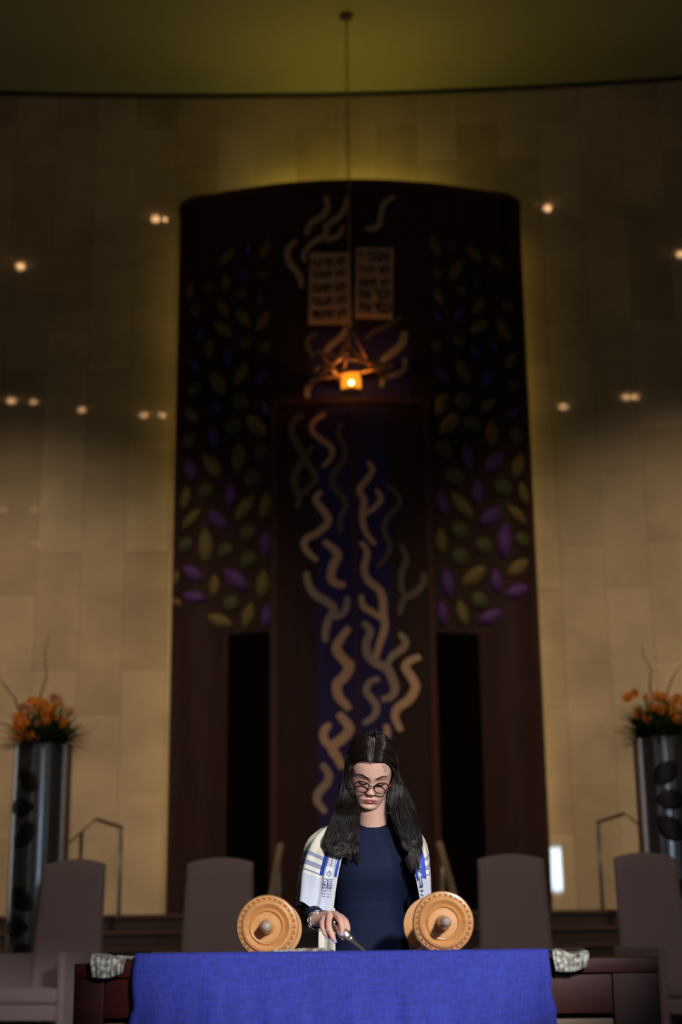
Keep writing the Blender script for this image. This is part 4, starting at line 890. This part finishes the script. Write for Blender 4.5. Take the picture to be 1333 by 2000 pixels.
# embroidered squiggles of script on the pale ends
def script(ua,ub,v0,v1,rows,seed):
    rs=random.Random(seed); mb=MB()
    for i in range(rows):
        v=v0+(v1-v0)*i/rows; u=ua
        while u<ub:
            pts=[]; cu=u; 
            for q in range(4): pts.append(tsurf(min(9.99,max(0,cu+rs.uniform(0,.09))),min(.995,v+rs.uniform(-.012,.012)),.0018)); cu+=rs.uniform(-.03,.05)
            mb.tube(pts,.0005,4); u+=rs.uniform(.07,.13)
    PL(mb).build('embroidered_script',M['tink'],to)
script(1.95,2.75,.70,.97,10,2); script(.3,.9,.70,.86,5,3); script(9.2,9.75,.70,.85,4,5)
strip('fringe_border',.02,.10,.30,.99,M['tcream'],.0010,k=2)
# long front end hanging beside the table below her forearm
G=np.array([[(-.077+.046*u-.012*(1-u)*v,4.742+.012*math.sin(u*5)-.004*v,1.075-.26*v) for u in np.linspace(0,1,14)] for v in np.linspace(0,1,24)])
te=PL(MB().grid(G)).build('shawl_end',M['tcream'],pe,solid=.002)
mb=MB()
for q in range(46):
    v=.02+.02*q; sx=.0035 if q%2 else -.0035
    mb.tube([(-.048+sx-.006*v,4.7385,1.075-.26*v),(-.048-sx*.6-.006*v,4.7385,1.075-.26*(v+.012))],.0006,4)
PL(mb).build('woven_motif',M['tink'],te)

# ---- hair
def skullp(al,y,off):
    rx,ry,rz=.0745,.100,.099; yy=max(-.985,min(.985,(y-.003)/ry)); k=math.sqrt(1-yy*yy)
    return ((rx*k+off)*math.sin(al),y+off*yy*.8,.021+(rz*k+off)*math.cos(al))
hb=MB()
# cap under the strands: two halves leaving the parting line
for s in (-1,1):
    rows=[]
    for t in np.linspace(0,1,26):
        row=[]
        for q in np.linspace(0,1,24):
            y0_=-.076+.168*t; y=y0_+(.042*(1-t))*q**2.0 ; al=s*(.022+q*(1.75+.3*t)); row.append(tuple(HW(*skullp(al,y,.0025+.003*min(1,q*6)))))
        rows.append(row)
    hb.grid(np.array(rows))
# locks volumes (inner), one per side, front and back of shoulder
def lock(pts,r): hb.tube([tuple(p) for p in spline(pts,20)],[tuple(np.array(r[0])*(1-i/19)+np.array(r[1])*(i/19)) for i in range(20)],14,up=(1,0,0))
lock([HW(-.070,.012,.02),HW(-.072,.02,-.02),(-.0,4.86,1.41),(.002,4.835,1.35),(-.004,4.79,1.30),(-.012,4.775,1.275)],[(.012,.028),(.022,.010)])
lock([HW(.070,.016,.02),HW(.074,.024,-.02),(.175,4.86,1.41),(.188,4.835,1.35),(.205,4.79,1.29),(.208,4.775,1.26)],[(.012,.028),(.026,.010)])
hb.tube([tuple(p) for p in spline([HW(0,.085,.03),HW(0,.095,-.02),(.088,4.985,1.40),(.088,5.03,1.30),(.088,5.035,1.18)],20)],[(.062,.03)]*14+[(.066,.02)]*6,16,up=(1,0,0))
rs=np.random.default_rng(11)
def strand(side,t,lay,f,cl,dv):
    """side -1/1, t 0..1 along the parting front->back, lay depth layer, f 0 inner..1 outer, cl clump record, dv offset in the clump"""
    y0_=-.0755+.1465*t+cl[5]; pts=[]; off=.004+.011*lay*(.3+.7*min(1,t*4))
    for q in np.linspace(0,1,9):
        al=side*(.017+.010*rs.random()*(q==0)+q*(1.52+.10*t)); back=(.050*(1-t)+.006)*q**2.1
        pts.append(HW(*skullp(al,y0_+back,off*(min(1,.25+q*3))+.0012*math.sin(q*7+cl[3]))))
    if side<0: L=[(.024-.036*f,4.828+.03*t,1.412),(.036-.064*f,4.802+.018*t,1.352),(.036-.086*f,4.778+.006*lay,1.302),(.032-.083*f,4.764+.006*lay,1.268)]; ez_,ex_=1.250+.012*f,.036-.084*f
    else: L=[(.146+.054*f,4.828+.03*t,1.410),(.157+.067*f,4.802+.018*t,1.338),(.172+.066*f,4.776+.006*lay,1.283),(.188+.046*f,4.764+.006*lay,1.250)]; ez_,ex_=1.222+.012*f,.200+.032*f
    out=[]
    for k,l in enumerate(L):
        tight=(.0060,.0052,.0042,.0032)[k]
        out.append(Vector(l)+Vector((cl[0]*math.sin(cl[1]+k*1.55),cl[0]*.7*math.cos(cl[1]+k*1.55),0))+Vector((dv[0]*tight,dv[1]*tight*.8,0)))
    z3=out[-1].z; ez=min(z3-.010,ez_+cl[2])
    cs_=cl[4]
    e1=Vector((ex_+cl[0]*math.sin(cl[1]+6.4)+dv[0]*.0022,4.759+dv[1]*.0018,(z3+ez)/2-.003))
    e2=Vector((e1.x+cs_*.5-dv[0]*.0010,4.757+dv[1]*.001,ez-.006-.003*dv[2]))
    e3=Vector((e2.x+cs_-dv[0]*.0006,4.758,ez-.016-.004*dv[2]))
    return pts+out+[e1,e2,e3]
def put(pts,r0,n=34):
    P=spline([tuple(p) for p in pts],n); hb.tube([tuple(p) for p in P],[r0*(.55+.45*min(1,i/5))*(1-.75*max(0,(i-n*.8)/(n*.2))) for i in range(n)],3,cap=False)
for side in (-1,1):
    for c in range(54):
        tc_=rs.random()**1.15; fc=min(1,max(0,.5*tc_+.55*rs.random()-.02)); lc=rs.random()
        cl=(.003+.005*rs.random(),rs.uniform(0,6.3),rs.normal(-.002,.013),rs.uniform(0,6),-side*abs(rs.normal(.001,.005)),rs.normal(0,.0020))
        for i in range(38):
            dv=rs.normal(0,1,3); put(strand(side,min(1,max(-.02,tc_+rs.normal(0,.035))),min(1,max(0,lc+rs.normal(0,.10))),min(1.05,max(-.03,fc+rs.normal(0,.012))),cl,dv),.00055+.0004*rs.random())
# hair falling behind the shoulders
for i in range(420):
    a=rs.uniform(-1,1); t=.55+.45*rs.random(); side=1 if a>0 else -1
    pts=[HW(*skullp(side*(.03+q*abs(a)*1.2),-.079+.150*t+.02*q,.006+.006*rs.random())) for q in np.linspace(0,1,5)]
    pts+=[HW(.074*a,.10,-.0),Vector((.088+.085*a,4.965,1.42)),Vector((.088+.09*a,5.0,1.33)),Vector((.088+.08*a+rs.normal(0,.01),5.03,1.24)),Vector((.088+.07*a+rs.normal(0,.01),5.04,1.15+.03*rs.random()))]
    put(pts,.0012,26)
# the curl at the end of her right-hand lock and a few stray strands
for i in range(170):
    a=rs.random(); b_=rs.normal(0,.0035); r=.012+.010*rs.random()
    pts=[(-.012-.020*a,4.78,1.325),(-.030-.020*a,4.764,1.300+b_),(-.046-.014*a,4.752,1.272+b_),(-.046,4.747,1.250-.010*a),(-.028,4.744,1.236-.006*a),(-.006+.006*a,4.745,1.240+b_),(.004+.010*a,4.748,1.252+b_*2)]
    put([Vector(p)+Vector(rs.normal(0,.0022,3)) for p in pts],.0011,22)
for i in range(40):
    a=rs.random(); pts=[(.046,4.80,1.36),(.046-.01*a,4.782,1.31),(.036,4.772,1.265),(.030+.012*a,4.768,1.235),(.040+.010*a,4.766,1.205+.02*rs.random())]
    put([Vector(p)+Vector(rs.normal(0,.0025,3)) for p in pts],.0009,22)
for pts in ([(.036,4.768,1.26),(.040,4.765,1.245),(.052,4.762,1.236),(.066,4.760,1.240)],[HW(.030,-.077,.074),HW(.040,-.082,.066),HW(.043,-.083,.055),HW(.041,-.083,.047)]):
    for i in range(3): put([Vector(p)+Vector(rs.normal(0,.001,3)) for p in pts],.00035,18)
ho=PL(hb).build('hair',M['hair'],pe)

# ---- the pointer (yad), held in her right hand
a=Vector((-.034,4.502,1.023)); b_=Vector((.056,4.408,.949)); ax_=(b_-a); Ly=ax_.length
yd=bpy.data.objects.new('torah_pointer',None); link(yd); yd.location=a; yd.rotation_mode='QUATERNION'; yd.rotation_quaternion=ax_.to_track_quat('Z','Y')
tag(yd,'silver torah pointer with bulbous chased grip, held in her right hand','pointer')
k=Ly/.150
MB().lathe([(0,-.004),(.004,-.003),(.0065,.002),(.005,.008),(.0075,.014),(.0105,.022)],n=28,cap=False).build('finial',M['silverp'],yd)
gp=MB(); nn=28; rows=[(.0105,.022),(.0140,.030),(.0165,.040),(.0170,.050),(.0150,.060),(.0110,.068),(.0075,.0725)]
gp.lathe([(r,h*k) for r,h in rows],n=36,cap=False).build('grip',M['silver'],yd)
for q in range(6):
    an=q*PI/3; cv=MB(); pts=[]
    for t in np.linspace(0,2*PI,15):
        h=.050+.011*math.cos(t); r=np.interp(h,[b[1] for b in rows],[b[0] for b in rows])+.0004; g_=an+.32*math.sin(t); pts.append((r*math.cos(g_),r*math.sin(g_),h*k))
    cv.tube(pts,.0008,5,cap=False); cv.build('chased_scroll',M['goldwash'] if q%2 else M['silverp'],yd)
MB().lathe([(.0075,.0725*k),(.0105,.0745*k),(.0110,.077*k),(.0085,.079*k),(.0100,.0815*k),(.0105,.084*k),(.0065,.0865*k)],n=28,cap=False).build('collar',M['silverp'],yd)
MB().lathe([(.0068,.0865*k),(.0062,.10*k),(.0048,.125*k),(.0030,.146*k),(.0022,.149*k)],n=10,cap=False).build('shaft',M['silverp'],yd,smooth=False)
MB().ball((0,0,.150*k),.0024,2).build('pointing_tip',M['silverp'],yd)

# ================================================================ light
def spot(name,loc,tgt,energy,col,size,blend,r):
    l=bpy.data.lights.new(name,'SPOT'); l.energy=energy; l.color=col; l.spot_size=math.radians(size); l.spot_blend=blend; l.shadow_soft_size=r
    o=bpy.data.objects.new(name,l); link(o); o.location=loc; o.rotation_euler=(Vector(tgt)-Vector(loc)).to_track_quat('-Z','Y').to_euler(); return o
for a in LIGHTS: spot(*a)
